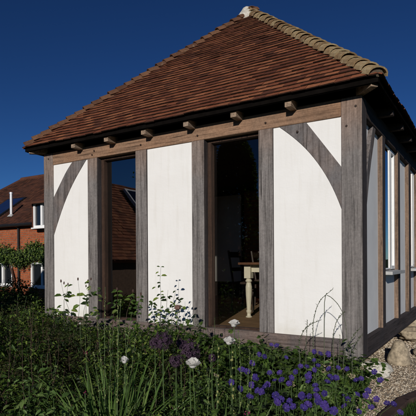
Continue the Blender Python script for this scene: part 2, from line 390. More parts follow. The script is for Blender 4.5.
def edging():
    M = simple('dark brown edging timber', (.075,.045,.035), .8, .3, 14, .4); b = MB()
    for (x0, y0), (x1, y1) in zip(EDGE[:-1], EDGE[1:]):
        d = Vector((x1-x0, y1-y0, 0)).normalized(); n = Vector((d.y, -d.x, 0)); A = Vector((x0,y0,GZ-.02)); B = Vector((x1,y1,GZ-.02)); h = Vector((0,0,.05)); wd = n*.11
        b.add([A,A+wd,B+wd,B,A+h,A+wd+h,B+wd+h,B+h], [(0,3,2,1),(4,5,6,7),(0,1,5,4),(1,2,6,5),(2,3,7,6),(3,0,4,7)])
    tag(b.build('garden_edging', M, bevel=.004), 'dark brown edging strip between gravel and lawn', 'edging')
edging()
def grass():
    M = leaf_mat('grass blades', [(0, (.03,.06,.012)), (1, (.07,.12,.03))], .3); b = MB(); rnd = random.Random(3)
    for _ in range(9000):
        y = -.9+4.0*rnd.random()
        e = next((EDGE[i][0]+(EDGE[i+1][0]-EDGE[i][0])*(y-EDGE[i][1])/(EDGE[i+1][1]-EDGE[i][1]) for i in range(len(EDGE)-1) if EDGE[i][1] <= y < EDGE[i+1][1]), .3)
        x = e+.12+rnd.random()**1.5*.9; h = rnd.uniform(.03, .06); a = rnd.random()*6.28; wv = .002
        lx = rnd.uniform(-.02,.02); ly = rnd.uniform(-.02,.02)
        b.add([(x-wv*math.cos(a), y-wv*math.sin(a), GZ-.03), (x+wv*math.cos(a), y+wv*math.sin(a), GZ-.03), (x+lx, y+ly, GZ+h-.02)], [(0,1,2)])
    tag(b.build('lawn_grass', M), 'short mown grass at the bottom right corner', 'grass', None, 'stuff')
grass()

# ------------------------------------------------------------------ the garden room
W = 4.64; H = 2.58; ZS = .195; ZP = 2.405; L = 4.64
room = empty('garden_room', (0,0,0), 'oak framed garden room with white panels and a steep clay tiled pyramid roof', 'garden building')
def beam(name, a, b, mat, parent=room, bev=.007):
    bb = MB(); bb.box(a, b)
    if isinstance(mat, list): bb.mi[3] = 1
    return bb.build(name, mat, parent, bevel=bev)
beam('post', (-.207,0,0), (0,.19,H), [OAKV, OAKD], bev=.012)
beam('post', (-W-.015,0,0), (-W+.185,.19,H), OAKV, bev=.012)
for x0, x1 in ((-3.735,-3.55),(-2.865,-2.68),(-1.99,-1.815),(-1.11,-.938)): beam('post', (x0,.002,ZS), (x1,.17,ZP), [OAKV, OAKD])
beam('wall_plate', (-W+.185,.004,ZP), (-.207,.18,H), OAKX)
beam('sill_beam', (-W+.185,.004,0), (-.207,.19,ZS), OAKS)
# side
PS = [(.97,1.13),(1.97,2.12),(2.87,3.04),(3.72,3.88)]
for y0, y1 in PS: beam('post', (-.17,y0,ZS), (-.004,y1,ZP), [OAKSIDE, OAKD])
beam('post', (-.2,L-.19,0), (0,L,H), OAKV)
beam('post', (-W,L-.19,0), (-W+.2,L,H), OAKV)
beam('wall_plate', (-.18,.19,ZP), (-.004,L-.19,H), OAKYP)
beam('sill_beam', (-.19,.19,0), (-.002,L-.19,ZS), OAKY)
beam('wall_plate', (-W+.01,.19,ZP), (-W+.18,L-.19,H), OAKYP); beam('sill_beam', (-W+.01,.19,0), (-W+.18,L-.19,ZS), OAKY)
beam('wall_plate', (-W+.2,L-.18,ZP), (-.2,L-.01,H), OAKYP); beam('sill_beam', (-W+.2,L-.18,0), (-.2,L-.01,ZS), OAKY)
def panel(a, b, mat=WHITE):
    bb = MB(); bb.box(a, b); return bb.build('panel', mat, room)
for x0, x1 in ((-W+.185,-3.735),(-2.68,-1.99),(-.938,-.207)):
    panel((x0,.022,ZS), (x1,.12,ZP))
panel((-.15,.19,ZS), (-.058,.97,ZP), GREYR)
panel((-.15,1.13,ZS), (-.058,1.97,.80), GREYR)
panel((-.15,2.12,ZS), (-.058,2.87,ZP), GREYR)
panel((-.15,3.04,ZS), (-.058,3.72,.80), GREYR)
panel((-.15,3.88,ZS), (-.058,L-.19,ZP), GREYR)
panel((-W+.05,.19,ZS), (-W+.14,.4,ZP), WHITE); panel((-W+.05,4.3,ZS), (-W+.14,L-.19,ZP), WHITE)
for y0 in (.35, 1.3, 2.27, 3.22, 4.18): beam('post', (-W+.004,y0,ZS), (-W+.17,y0+.16,ZP), OAKV)
panel((-W+.2,L-.14,ZS), (-.2,L-.05,ZP), WHITE)
def brace(lower, upper, y0, y1, mat=OAKB, side=False):
    poly = lower+upper; b = MB(); b.prism(poly, y0, y1)
    if side: b.v = [(-p[1], p[0], p[2]) for p in b.v]
    return b.build('brace', mat, room, bevel=.004)
def smooth(p):
    q = [p[0]]
    for k in range(len(p)-1):
        a, b = p[k], p[k+1]; q += [(a[0]*.75+b[0]*.25, a[1]*.75+b[1]*.25), (a[0]*.25+b[0]*.75, a[1]*.25+b[1]*.75)]
    return q+[p[-1]]
brace(smooth([(-.868,ZP),(-.785,2.338),(-.698,2.262),(-.602,2.167),(-.513,2.063),(-.425,1.94),(-.350,1.815),(-.288,1.69),(-.240,1.575),(-.207,1.485)]), [(-.207,1.905),(-.30,2.035),(-.43,2.215),(-.568,ZP)], .012, .1)
brace(smooth([(-3.77,ZP),(-3.879,2.288),(-4.002,2.150),(-4.134,1.975),(-4.262,1.765),(-4.38,1.53),(-W+.185,1.37)]), smooth([(-W+.185,1.92),(-4.30,2.125),(-4.18,2.28),(-4.05,ZP)]), .012, .1)
brace([(.66,ZP),(.55,2.2),(.45,2.03),(.36,1.85),(.28,1.65),(.19,1.42)], [(.19,1.80),(.26,1.92),(.34,2.08),(.42,2.22),(.53,ZP)], .012, .09, OAKB, True)
# pegs
b = MB()
for x, z in ((-.06,2.48),(-.15,2.3),(-W+.1,2.5),(-3.64,2.45),(-3.6,2.5),(-2.77,2.47),(-1.9,2.46),(-1.02,2.47),(-.66,2.32)):
    b.tube([(x,-.008,z),(x,.02,z)], .011, 8)
b.build('peg', DARKCHAIR, room)

# front windows: an inner oak frame set back in the opening, and a pane
def front_window(x0, x1, glass, ztop=ZP):
    f = MB(); y0, y1 = .085, .165; t_ = .05
    f.box((x0,y0,ZS), (x0+t_,y1,ztop)); f.box((x1-.03,y0,ZS), (x1,y1,ztop)); f.box((x0+t_,y0,ztop-.035), (x1-.03,y1,ztop)); f.box((x0+t_,y0,ZS), (x1-.03,y1,ZS+.02))
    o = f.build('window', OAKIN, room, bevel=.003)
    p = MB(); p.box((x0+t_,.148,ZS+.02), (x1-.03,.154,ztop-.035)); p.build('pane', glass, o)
front_window(-3.55, -2.865, GLASSR); front_window(-1.815, -1.11, GLASS)
# side windows
def side_window(y0, y1):
    zb = .80
    s = MB(); s.box((-.15,y0+.002,zb), (-.004,y1-.002,zb+.045)); s.box((-.004,y0-.02,zb), (.075,y1+.02,zb+.04)); 
    st = tag(s.build('window_sill', LEAD, room, bevel=.004))
    f = MB(); z0 = zb+.045; z1 = ZP; ym = y0+.50
    def ring(a, c, t_, xa, xb):
        f.box((xa,a,z0+.01), (xb,a+t_,z1-.01)); f.box((xa,c-t_,z0+.01), (xb,c,z1-.01)); f.box((xa,a+t_,z0+.01), (xb,c-t_,z0+.01+t_)); f.box((xa,a+t_,z1-.01-t_), (xb,c-t_,z1-.01))
    ring(ym+.045, y1-.01, .045, -.10, -.045); ring(y0+.005, ym-.005, .02, -.085, -.045)
    fr = f.build('window', WPAINT, room, bevel=.003)
    bb = MB(); bb.box((-.13,ym,z0), (-.045,ym+.03,z1)); bb.build('mullion', OAKSIDE, fr, bevel=.003)
    p = MB(); p.box((-.078,ym+.09,z0+.05), (-.072,y1-.055,z1-.05)); p.build('pane', GLASSR, fr)
    p = MB(); p.box((-.062,y0+.025,z0+.03), (-.056,ym-.025,z1-.03)); p.build('pane', GLASSR, fr)
side_window(1.13, 1.97); side_window(3.04, 3.72)

# floor, linings, loft
beam('floor', (-W+.2,.17,.10), (-.19,L-.19,.185), FLOORW, bev=0)
for y0, y1 in ((.51,1.3),(1.46,2.27),(2.43,3.22),(3.38,4.18)):
    b = MB(); b.box((-W+.08,y0,ZS), (-W+.086,y1,ZP)); b.build('window', GLASS, room)  # glazing added in the unseen left wall to let sky light inside
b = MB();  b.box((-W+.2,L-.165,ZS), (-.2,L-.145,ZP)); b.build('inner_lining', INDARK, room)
b = MB(); b.box((-4.40,L-.21,.5), (-3.66,L-.17,2.42)); b.build('inner_plaster', PLASTER, room)
b = MB(); b.box((-3.42,L-.5,.19), (-2.4,L-.17,2.42)); b.build('chimney_breast', BRICK, room)
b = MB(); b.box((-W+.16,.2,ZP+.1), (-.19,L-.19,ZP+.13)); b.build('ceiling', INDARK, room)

# ---------------- roof
E = .2; ZE = 2.66; APEX = Vector((-W/2, L/2, 5.08)); EL = W+2*E
run = EL/2; rise = APEX.z-ZE; SL = math.hypot(run, rise)
faces = [(Vector((-W-E,-E,ZE)), Vector((1,0,0)), Vector((0,1,0))), (Vector((E,-E,ZE)), Vector((0,1,0)), Vector((-1,0,0))),
         (Vector((E,L+E,ZE)), Vector((-1,0,0)), Vector((0,-1,0))), (Vector((-W-E,L+E,ZE)), Vector((0,-1,0)), Vector((1,0,0)))]
roof_b = MB()   # the boarding under the tiles
ins = .03
c4 = [f[0]+Vector((ins if f[0].x < -2 else -ins, ins if f[0].y < 2 else -ins, -.012)) for f in faces]
top = APEX-Vector((0,0,.03)); c4b = [c-Vector((0,0,.05)) for c in c4]; topb = top-Vector((0,0,.08))
roof_b.add(c4+[top]+c4b+[topb], [(0,1,4),(1,2,4),(2,3,4),(3,0,4),(6,5,9),(7,6,9),(8,7,9),(5,8,9),(0,5,6,1),(1,6,7,2),(2,7,8,3),(3,8,5,0)])
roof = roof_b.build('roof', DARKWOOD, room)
rnd = random.Random(11)
GA = .088
def tile_slope(fi, A, U, I, tw=.145, GA=GA):
    b = MB(); co = run/SL; si = rise/SL; V = I*co+Vector((0,0,si)); Nn = U.cross(V).normalized()
    nr = int(SL/GA)+1
    for k in range(nr):
        v0 = k*GA-.02; off = (k % 2)*tw/2
        um0 = max(0, v0)*co; um1 = EL-um0
        sag = 0
        n = int(EL/tw)+2
        for i in range(-1, n):
            u0 = i*tw+off+.002; u1 = u0+tw-.004
            if u1 < um0+.02 or u0 > um1-.02: continue
            uu0 = max(u0, um0); uu1 = min(u1, um1)
            v1 = min(v0+.135, SL-.01); m1 = max(0, v1)*co
            t0 = max(uu0, m1); t1 = min(uu1, EL-m1)
            if t1-t0 < .01: t0 = t1 = min(max((t0+t1)/2, uu0), uu1); t1 += .004
            j = rnd.uniform(-.003,.003); jt = rnd.uniform(-.003,.003); h0 = .027+j+rnd.uniform(-.001,.004); th = .0125; hu = .005
            camb = .004
            def P(u, v, h): 
                wv = .012*noise.noise(Vector((u*1.1, v*1.4, fi*9.0)))
                return A+U*u+V*v+Nn*(h+wv)
            dv = rnd.uniform(-.005,.005)
            vs_ = [P(uu0,v0+dv,h0-th),P(uu1,v0+dv,h0-th+jt),P(t1,v1,hu-th),P(t0,v1,hu-th),P(uu0,v0+dv,h0),P(uu1,v0+dv,h0+jt),P(t1,v1,hu),P(t0,v1,hu)]
            b.add(vs_, [(0,3,2,1),(4,5,6,7),(0,1,5,4),(1,2,6,5),(2,3,7,6),(3,0,4,7)]); b.mi[-4] = 1; b.mi[-6] = 1
    b.build('tiles', [TILE, TILED], roof)
for i, f in enumerate(faces): tile_slope(i, *f)
def bonnets(corner, mat, n=29):
    b = MB(); D = APEX-corner; Ln = D.length; d = D.normalized()
    side = Vector((d.y, -d.x, 0)).normalized(); nrm = side.cross(d); nrm = nrm if nrm.z > 0 else -nrm
    g = Ln/n
    for k in range(n):
        j = random.uniform(-.006,.006)
        base = corner+d*(k*g+.03+j)
        ln = g*1.45; ns = 9; rows = []; jl = random.uniform(-.006,.006); js = random.uniform(-.006,.006)
        for q, (tt, lift, wr) in enumerate(((0,.048,.106),(.5,.030,.098),(1,.012,.085))):
            c = base+d*(ln*tt)+nrm*(lift+jl)+side*js
            for inner in (0, 1):
                w_ = wr-(.014 if inner else 0)
                hh = .094-(.014 if inner else 0)
                for s_ in range(ns):
                    a = math.pi*(.02+.96*s_/(ns-1)); ca = math.cos(a)
                    rows.append(c+side*(w_*ca)+nrm*(hh*(math.sin(a)**.8)-.065+(-.016 if False else 0)))
        fs = []
        for q in range(2):
            o0 = q*2*ns; o1 = (q+1)*2*ns
            for s_ in range(ns-1):
                fs.append((o0+s_, o0+s_+1, o1+s_+1, o1+s_)); fs.append((o0+ns+s_+1, o0+ns+s_, o1+ns+s_, o1+ns+s_+1))
        for s_ in range(ns-1):
            fs.append((s_+1, s_, ns+s_, ns+s_+1)); fs.append((4*ns+s_, 4*ns+s_+1, 5*ns+s_+1, 5*ns+s_))
        for q in range(2):
            for s_ in (0, ns-1):
                o0 = q*2*ns; o1 = (q+1)*2*ns; fs.append((o0+s_, o0+ns+s_, o1+ns+s_, o1+s_))
        b.add(rows, fs)
    o = b.build('hip_tiles', mat, roof, smooth=False)
    mb = MB()                                          # mortar bedding showing in the open ends
    for k in range(n):
        base = corner+d*(k*g+.045)+nrm*.03
        vs_ = []
        for tt in (0, .8):
            c = base+d*(g*tt)
            vs_ += [c+side*(.082*math.cos(math.pi*s_/6))+nrm*(.066*math.sin(math.pi*s_/6)-.055) for s_ in range(7)]
        mb.add(vs_, [tuple(range(7)), tuple(range(13, 6, -1))]+[(s_, s_+7, s_+8, s_+1) for s_ in range(6)])
    mb.build('hip_mortar', DMORTAR, roof)
bonnets(Vector((E,-E,ZE)), BONNET); bonnets(Vector((-W-E,-E,ZE)), BONNETL); bonnets(Vector((E,L+E,ZE)), BONNET); bonnets(Vector((-W-E,L+E,ZE)), BONNETL)
b = MB(); b.lathe([(.17,-.16),(.15,-.05),(.115,.01),(.08,.065),(.04,.095),(.0,.10)], 14)
b.v = [tuple(Vector(p)+Vector((noise.noise(Vector(p)*12),)*3)*.02) for p in b.v]
o = b.build('apex_cap', simple('pale mortar cap', (.50,.47,.41), .95, .3, 16, .5), roof, smooth=True); o.location = APEX+Vector((-.07,-.03,.0))
# fascia, feet
b = MB(); z0, z1 = ZE-.055, ZE-.012; q = E-.012
b.box((-W-q,-q,z0), (q,-q+.02,z1)); b.box((q-.02,-q+.02,z0), (q,L+q,z1)); b.box((-W-q,-q+.02,z0), (-W-q+.02,L+q,z1)); b.box((-W-q+.02,L+q-.02,z0), (q-.02,L+q,z1))
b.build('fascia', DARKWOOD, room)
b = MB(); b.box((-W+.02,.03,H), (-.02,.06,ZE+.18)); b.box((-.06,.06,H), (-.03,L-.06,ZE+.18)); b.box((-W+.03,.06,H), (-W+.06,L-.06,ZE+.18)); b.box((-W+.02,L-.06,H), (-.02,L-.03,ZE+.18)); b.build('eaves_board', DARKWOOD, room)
FX = [-.70,-1.335,-1.965,-2.60,-3.23,-3.85]
def foot(M):
    b = MB(); b.add([M@Vector(p) for p in ((-.036,-.155,-.035),(.036,-.155,-.035),(.036,.04,-.035),(-.036,.04,-.035),(-.036,-.155,.035),(.036,-.155,.035),(.036,.04,.06),(-.036,.04,.06))], [(0,3,2,1),(4,5,6,7),(0,1,5,4),(1,2,6,5),(2,3,7,6),(3,0,4,7)])
    b.build('rafter_foot', OAKYP if M.translation.y > .1 else FOOTOAK, room, bevel=.004)  # side feet take the oak with eaves shade in its colour
for x in FX: foot(Matrix.Translation((x,0,H+.0)))
for y in (.75,1.4,2.05,2.7,3.35,4.0): foot(Matrix.Translation((0,y,H))@Matrix.Rotation(R(90),4,'Z'))
for x, y, a, s in ((0,0,45,1.35),(-W,0,-45,1.35)): foot(Matrix.Translation((x,y,H+.035))@Matrix.Rotation(R(a),4,'Z')@Matrix.Scale(s,4,(0,1,0)))

# ---------------- furniture seen through the open front bay
def turned_leg(h): return [(.045,0),(.045,.01),(.03,.02),(.026,.05),(.036,.075),(.038,.09),(.028,.105),(.03,.13),(.042,.30),(.046,.42),(.036,.47),(.030,.485),(.046,.50),(.046,.515),(.034,.53),(.036,.545)]
tb = empty('dining_table', (-1.47,2.40,.185), 'brown topped dining table with cream turned legs seen through the tall right window', 'table')
b = MB(); b.box((-.46,-1.35,.735), (.46,1.35,.765)); b.build('table_top', TABLETOP, tb, bevel=.004)
b = MB(); b.box((-.36,-1.2,.63), (.36,-1.18,.735)); b.box((-.36,1.18,.63), (.36,1.2,.735)); b.box((-.37,-1.2,.63), (-.35,1.2,.735)); b.box((.35,-1.2,.63), (.37,1.2,.735)); b.build('apron', CREAM, tb)
for x, y in ((.37,-1.2),(-.37,-1.2),(.37,1.2),(-.37,1.2)):
    b = MB(); b.lathe(turned_leg(.75), 20, (x,y,0)); b.box((x-.048,y-.048,.545), (x+.048,y+.048,.735)); b.build('leg', CREAM, tb)
def chair(x, y, a, label):
    c = empty('dining_chair', (x,y,.185), label, 'chair', 'dark chairs around the table')
    b = MB(); b.box((-.21,-.2,.42), (.21,.2,.455)); b.build('seat', DARKCHAIR, c, bevel=.01)
    for sx in (-1,1):
        b = MB(); b.tube([(sx*.18,-.17,0),(sx*.18,-.17,.42)], .018, 8); b.build('leg', DARKCHAIR, c)
        b = MB(); b.tube([(sx*.18,.2,0),(sx*.18,.18,.45),(sx*.18,.26,.95)], .018, 8); b.build('leg', DARKCHAIR, c)
    b = MB(); b.box((-.18,.19,.62), (.18,.21,.68)); b.box((-.18,.235,.84), (.18,.255,.93)); b.build('backrest', DARKCHAIR, c)
    c.rotation_euler = (0,0,R(a)); return c
chair(-2.25,2.0,90,'dark wooden chair on the left side of the table near the window')
chair(-2.3,2.9,95,'dark wooden chair on the left side of the table farther inside')
chair(-1.5,3.95,0,'dark wooden chair at the far end of the table')

# ------------------------------------------------------------------ brick house
def roof_slab(b, quad, th=.08, mi=0):
    q = [Vector(p) for p in quad]; n = (q[1]-q[0]).cross(q[3]-q[0]).normalized()*th; k = len(q)
    if n.z < 0: n = -n
    b.add(q+[p-n for p in q], [tuple(range(k)), tuple(range(2*k-1, k-1, -1))]+[(i, i+k, (i+1) % k+k, (i+1) % k) for i in range(k)], mi)
def far_tiles(b, A, U, V, width, vl, clipL=0, clipR=0, tw=.17, g=.115, rnd=random.Random(2)):
    Nn = U.cross(V).normalized(); 
    if Nn.z < 0: Nn = -Nn
    for k in range(int(vl/g)+1):
        v0 = k*g; v1 = min(v0+.17, vl)
        l = clipL*v0; r_ = width-clipR*v0; u = l+(k % 2)*tw/2-tw/2
        while u < r_:
            a = max(u, l); c = min(u+tw-.005, r_)
            if c-a > .02:
                j = rnd.uniform(0,.008); wv = .03*noise.noise(Vector((u*.7, v0*.7, 3)))
                P = lambda uu, v, h: A+U*uu+V*v+Nn*(h+wv)
                b.add([P(a,v0,.028+j),P(c,v0,.028+j),P(c,v1,.004),P(a,v1,.004),P(a,v0,.010+j),P(c,v0,.010+j)], [(0,1,2,3),(0,4,5,1)])
            u += tw
YW = 5.6
house = empty('brick_house', (-13,YW,-.5), 'old orange brick house with dark tiled roof, left behind the garden room', 'house')
def hp(b, name, mats, parent=house, **k):
    o = b.build(name, mats, parent, **k); return o
def shift(b):  # into the house's own space
    b.v = [(p[0]+13, p[1]-YW, p[2]+.5) for p in b.v]; return b
X0, X1 = -18.6, -7.5; EZ = 2.27; RY = 8.7; RZ = 4.62
wins = [(-14.5,-13.37,.12,.96), (-12.38,-11.2,.10,.95)]
b = MB()     # front wall pieced round its windows
xs = [X0]; 
for a, c, z0, z1 in wins:
    b.box((xs[-1],YW,-.6), (a,YW+.25,EZ)); b.box((a,YW,-.6), (c,YW+.25,z0)); b.box((a,YW,z1), (c,YW+.25,EZ)); xs.append(c)
b.box((xs[-1],YW,-.6), (X1,YW+.25,EZ)); b.box((X0,YW+.25,-.6), (X0+.25,YW+6.2,EZ)); b.box((X1-.25,YW+.25,-.6), (X1,YW+6.2,EZ)); b.box((X0+.25,YW+5.95,-.6), (X1-.25,YW+6.2,EZ))
hp(shift(b), 'wall', BRICK)
b = MB(); e = .2; f0 = Vector((X0-e,YW-e,EZ-.02)); f1 = Vector((X1+e,YW-e,EZ-.02)); k0 = Vector((X0-e,YW+6.4,EZ-.02)); k1 = Vector((X1+e,YW+6.4,EZ-.02))
ra = Vector((-17.0,RY,RZ)); rb = Vector((X1+e,RY,RZ))
roof_slab(b, (f0,f1,rb,ra)); roof_slab(b, (k1,k0,ra,rb)); b.add([f0,k0,ra,f0-Vector((0,0,.08)),k0-Vector((0,0,.08))], [(0,2,1),(0,1,4,3)])
V = Vector((0,RY-YW+e,RZ-EZ+.02)); vl = V.length; V.normalize(); far_tiles(b, f0, Vector((1,0,0)), V, X1-X0+2*e, vl, clipL=(ra.x-f0.x)/vl)
hr = hp(shift(b), 'roof', TILEFAR)
b = MB(); b.tube([ra+Vector((0,0,.02)), rb+Vector((0,0,.02))], .11, 8); b.tube([f0,ra], .08, 8); hp(shift(b), 'ridge_tiles', TILEFAR, hr)
def on_slope(x, t, h=0):    # t 0 at the eave .. 1 at ridge
    n = Vector((0,-V.z,V.y)); return Vector((x,YW-e+(RY-YW+e)*t,EZ+(RZ-EZ)*t))+n*h
def house_window(x0, x1, z0, z1, y=YW, bars=2):
    b = MB(); t_ = .07; ya, yb = y+.02, y+.10
    b.box((x0,ya,z0), (x0+t_,yb,z1)); b.box((x1-t_,ya,z0), (x1,yb,z1)); b.box((x0+t_,ya,z0), (x1-t_,yb,z0+t_)); b.box((x0+t_,ya,z1-t_), (x1-t_,yb,z1))
    for k in range(1, bars):
        x = x0+(x1-x0)*k/bars; b.box((x-.045,ya-.01,z0+t_), (x+.045,yb,z1-t_))
    b.box((x0-.03,y-.05,z0-.04), (x1+.03,ya,z0))
    o = hp(shift(b), 'window', WPAINT); b = MB(); b.box((x0+t_,y+.07,z0+t_), (x1-t_,y+.075,z1-t_)); o2 = hp(shift(b), 'pane', GLASSD, o)
    return o
for a, c, z0, z1 in wins: house_window(a, c, z0, z1)
# dormer whose window breaks the eave
dx0, dx1, dz0, dz1 = -11.83, -11.0, 2.08, 2.93
b = MB(); yy = YW+.0
b.box((dx0-.10,yy-.26,dz0-.05), (dx0-.002,yy+1.6,dz1+.04)); b.box((dx1+.002,yy-.26,dz0-.05), (dx1+.10,yy+1.6,dz1+.04)); b.box((dx0,yy-.19,dz0-.02), (dx1,yy-.12,dz1)); b.box((dx0,yy+.12,dz0), (dx1,yy+.2,dz1)); hp(shift(b), 'dormer_cheek', TILEFAR)
b = MB(); roof_slab(b, ((dx0-.3,yy-.48,dz1-.02),(dx1+.3,yy-.48,dz1-.02),(dx1+.3,yy+2.6,dz1+.75),(dx0-.3,yy+2.6,dz1+.75)), .07); hp(shift(b), 'dormer_roof', TILEFAR)
house_window(dx0, dx1, dz0, dz1, yy-.30, 2)
# skylight / solar pane on the slope
c4_ = [on_slope(-15.6,.14,.06), on_slope(-14.45,.14,.06), on_slope(-14.45,.50,.06), on_slope(-15.6,.50,.06)]
b = MB(); roof_slab(b, c4_, .06); sk = hp(shift(b), 'skylight', BLACK)
g_ = [on_slope(-15.53,.16,.068), on_slope(-14.52,.16,.068), on_slope(-14.52,.48,.068), on_slope(-15.53,.48,.068)]
BLUEG = simple('blue solar glass', (.012,.022,.07), .15, .2, 3, 0, .6)
b = MB(); roof_slab(b, g_, .006); hp(shift(b), 'skylight_glass', BLUEG, sk)
p0 = on_slope(-13.85,.16); b = MB(); b.tube([p0, p0+Vector((0,0,.78))], .055, 10); b.tube([p0+Vector((0,0,.78)),p0+Vector((0,0,.84))], .07, 10); hp(shift(b), 'flue_pipe', simple('bright metal', (.6,.6,.6), .35, .1, 10, .05, .5, .6))
b = MB(); b.tube([p0-Vector((0,0,.05)), p0+Vector((0,0,.04))], [.16,.07], 10); hp(shift(b), 'flue_flashing', LEAD)
b = MB(); b.tube([(-12.93,YW-.05,-.45),(-12.93,YW-.05,EZ-.12),(-12.93,YW-.2,EZ-.06)], .04, 8); hp(shift(b), 'downpipe', BLACK)
b = MB(); b.tube([(X0-e,YW-e-.04,EZ-.05),(dx0-.12,YW-e-.04,EZ-.05)], .055, 8); b.tube([(dx1+.12,YW-e-.04,EZ-.05),(X1+e,YW-e-.04,EZ-.05)], .055, 8); hp(shift(b), 'gutter', BLACK)

# ------------------------------------------------------------------ outbuildings whose reflections show in the glass
ob = empty('tiled_outbuilding', (-8.5,-5,-.45), 'low brick outbuilding with a big red tiled roof mirrored in the left window', 'outbuilding')
def sh2(b, c): b.v = [(p[0]-c[0], p[1]-c[1], p[2]-c[2]) for p in b.v]; return b
oc = (-8.5,-5,-.45)
b = MB(); b.box((-10.6,-11,-.5), (-7.0,-1.2,1.0)); sh2(b, oc).build('wall', BRICKS, ob)
b = MB(); A = Vector((-6.75,-11.3,.98)); B = Vector((-6.75,-.9,.98)); r1 = Vector((-8.9,-.9,3.35)); r2 = Vector((-8.9,-11.3,3.35))
roof_slab(b, (A,B,r1,r2)); roof_slab(b, ((-11,-.9,.98),(-11,-11.3,.98),r2,r1)); b.add([(-6.9,-1.2,.98),(-10.8,-1.2,.98),(-8.9,-1.2,3.25)], [(0,1,2)])
V2 = (r2-A); vl2 = V2.length; V2.normalize(); far_tiles(b, A, Vector((0,1,0)), V2, 10.4, vl2)
TILER = tile_mat('mossy red tiles', [(0, (.18,.07,.04)), (.5, (.32,.12,.065)), (1, (.42,.18,.09))], (.12,.10,.05), .55)
sh2(b, oc).build('roof', TILER, ob)
def on_shed(y, t, h):
    n = Vector((V2.z,0,-V2.x)); return Vector((-6.75,y,.98))+Vector((V2.x,0,V2.z))*vl2*t+n*h
rl = None
for (ya, yb, ta, tb_, hh, mm_, nm) in ((-6.75,-5.9,.60,.92,.10,WPAINT,'rooflight'),(-6.65,-6.0,.63,.89,.115,GLASSD,'rooflight_glass')):
    b = MB(); roof_slab(b, (on_shed(ya,ta,hh),on_shed(yb,ta,hh),on_shed(yb,tb_,hh),on_shed(ya,tb_,hh)), .1 if rl is None else .02); o_ = sh2(b, oc).build(nm, mm_, rl or ob); rl = rl or o_
for y in (-5.6,-6.6):
    b = MB(); b.box((-6.99,y,-.45), (-6.93,y+.15,.95)); sh2(b, oc).build('door_post', WPAINT, ob)
#PLANTS
# ------------------------------------------------------------------ plants
RP = random.Random(21)
def leaf(b, p, d, nrm, ln, wd, mi=0, bend=.25, fold=.25, tip=.55):
    """one folded pointed leaf: base p, direction d, upward normal"""
    d = d.normalized(); s = d.cross(nrm)
    s = s.normalized() if s.length > 1e-4 else d.orthogonal().normalized()
    n = s.cross(d).normalized(); 
    m1 = p+d*ln*.35-n*ln*bend*.12; m2 = p+d*ln*.72-n*ln*bend*.45; e = p+d*ln-n*ln*bend
    w1 = s*wd*.5; w2 = s*wd*.5*tip*1.4; f = n*wd*fold
    b.add([p, m1+w1+f, m1, m1-w1+f, m2+w2+f*.7, m2, m2-w2+f*.7, e], [(0,2,1),(0,3,2),(1,2,5,4),(2,3,6,5),(4,5,7),(5,6,7)], mi)
def rdir(rnd, up0=0.0, up1=1.0):
    z = rnd.uniform(up0, up1); a = rnd.random()*6.283; r = math.sqrt(max(0, 1-z*z)); return Vector((r*math.cos(a), r*math.sin(a), z))
def shrub_mesh(seed, rad, h, n, ll, kind):
    rnd = random.Random(seed); b = MB(); st = MB(); tips = []
    for k in range(13):
        a = k*2.4+rnd.random(); rr = rad*math.sqrt((k+.5)/13)*rnd.uniform(.7, 1.05); hh = h*rnd.uniform(.72, 1.05)*(1-.35*(rr/rad)**2)
        p0 = Vector((rnd.uniform(-.03,.03), rnd.uniform(-.03,.03), 0)); p3 = Vector((rr*math.cos(a), rr*math.sin(a), hh)); p1 = p0.lerp(p3, .5)+Vector((0,0,h*.12))
        st.tube([p0, p1, p3], [.004,.003,.0015], 4, cap=False); tips.append((p0, p1, p3))
    for k in range(n):
        p0, p1, p3 = rnd.choice(tips); t = rnd.uniform(.25, 1)**.7
        q = (p0.lerp(p1, t)).lerp(p1.lerp(p3, t), t)+Vector((rnd.gauss(0,.045), rnd.gauss(0,.045), rnd.gauss(0,.03)))
        d = (Vector((q.x, q.y, .0))*1.5+rdir(rnd, -.5, .6)*rad).normalized(); 
        nrm = (Vector((0,0,1))+rdir(rnd, -.6, 1)*.6).normalized()
        l = ll*rnd.uniform(.6, 1.25)
        if kind == 'palm':              # five lobed leaf
            s = d.cross(nrm).normalized(); nn = s.cross(d)
            for ang in (-1.15,-.6,0,.6,1.15):
                dd = (d*math.cos(ang)+s*math.sin(ang)); leaf(b, q, dd, nn, l*(1-.18*abs(ang)), l*.36, 0, .15, .12, .9)
        elif kind == 'pinnate':         # leaflets on a short stalk
            s = d.cross(nrm).normalized(); nn = s.cross(d); tail = q+d*l*1.5
            leaf(b, tail, d, nn, l, l*.6)
            for u in (.45, .95):
                for sg in (-1, 1): leaf(b, q+d*l*1.5*u, d*.5+s*sg, nn, l*.85, l*.5)
        else: leaf(b, q, d, nrm, l, l*.45)
    return b, st
def make_shrub(name, seed, rad, h, n, ll, kind, mat, smat, label, cat, group, loc=(0,0,-50)):
    b, st = shrub_mesh(seed, rad, h, n, ll, kind)
    o = empty(name, loc, label, cat, group); b.build('foliage', mat, o); st.build('stem', smat, o); return o
def first_or_dup(protos, key, used, loc, rz, s, label, group):
    o = protos[key]
    if key in used: return dup(o, loc, rz, s, label, group)
    used.add(key); o.location = loc; o.rotation_euler = (0,0,rz); o.scale = (s,s,s); o['label'] = label; o['group'] = group; return o

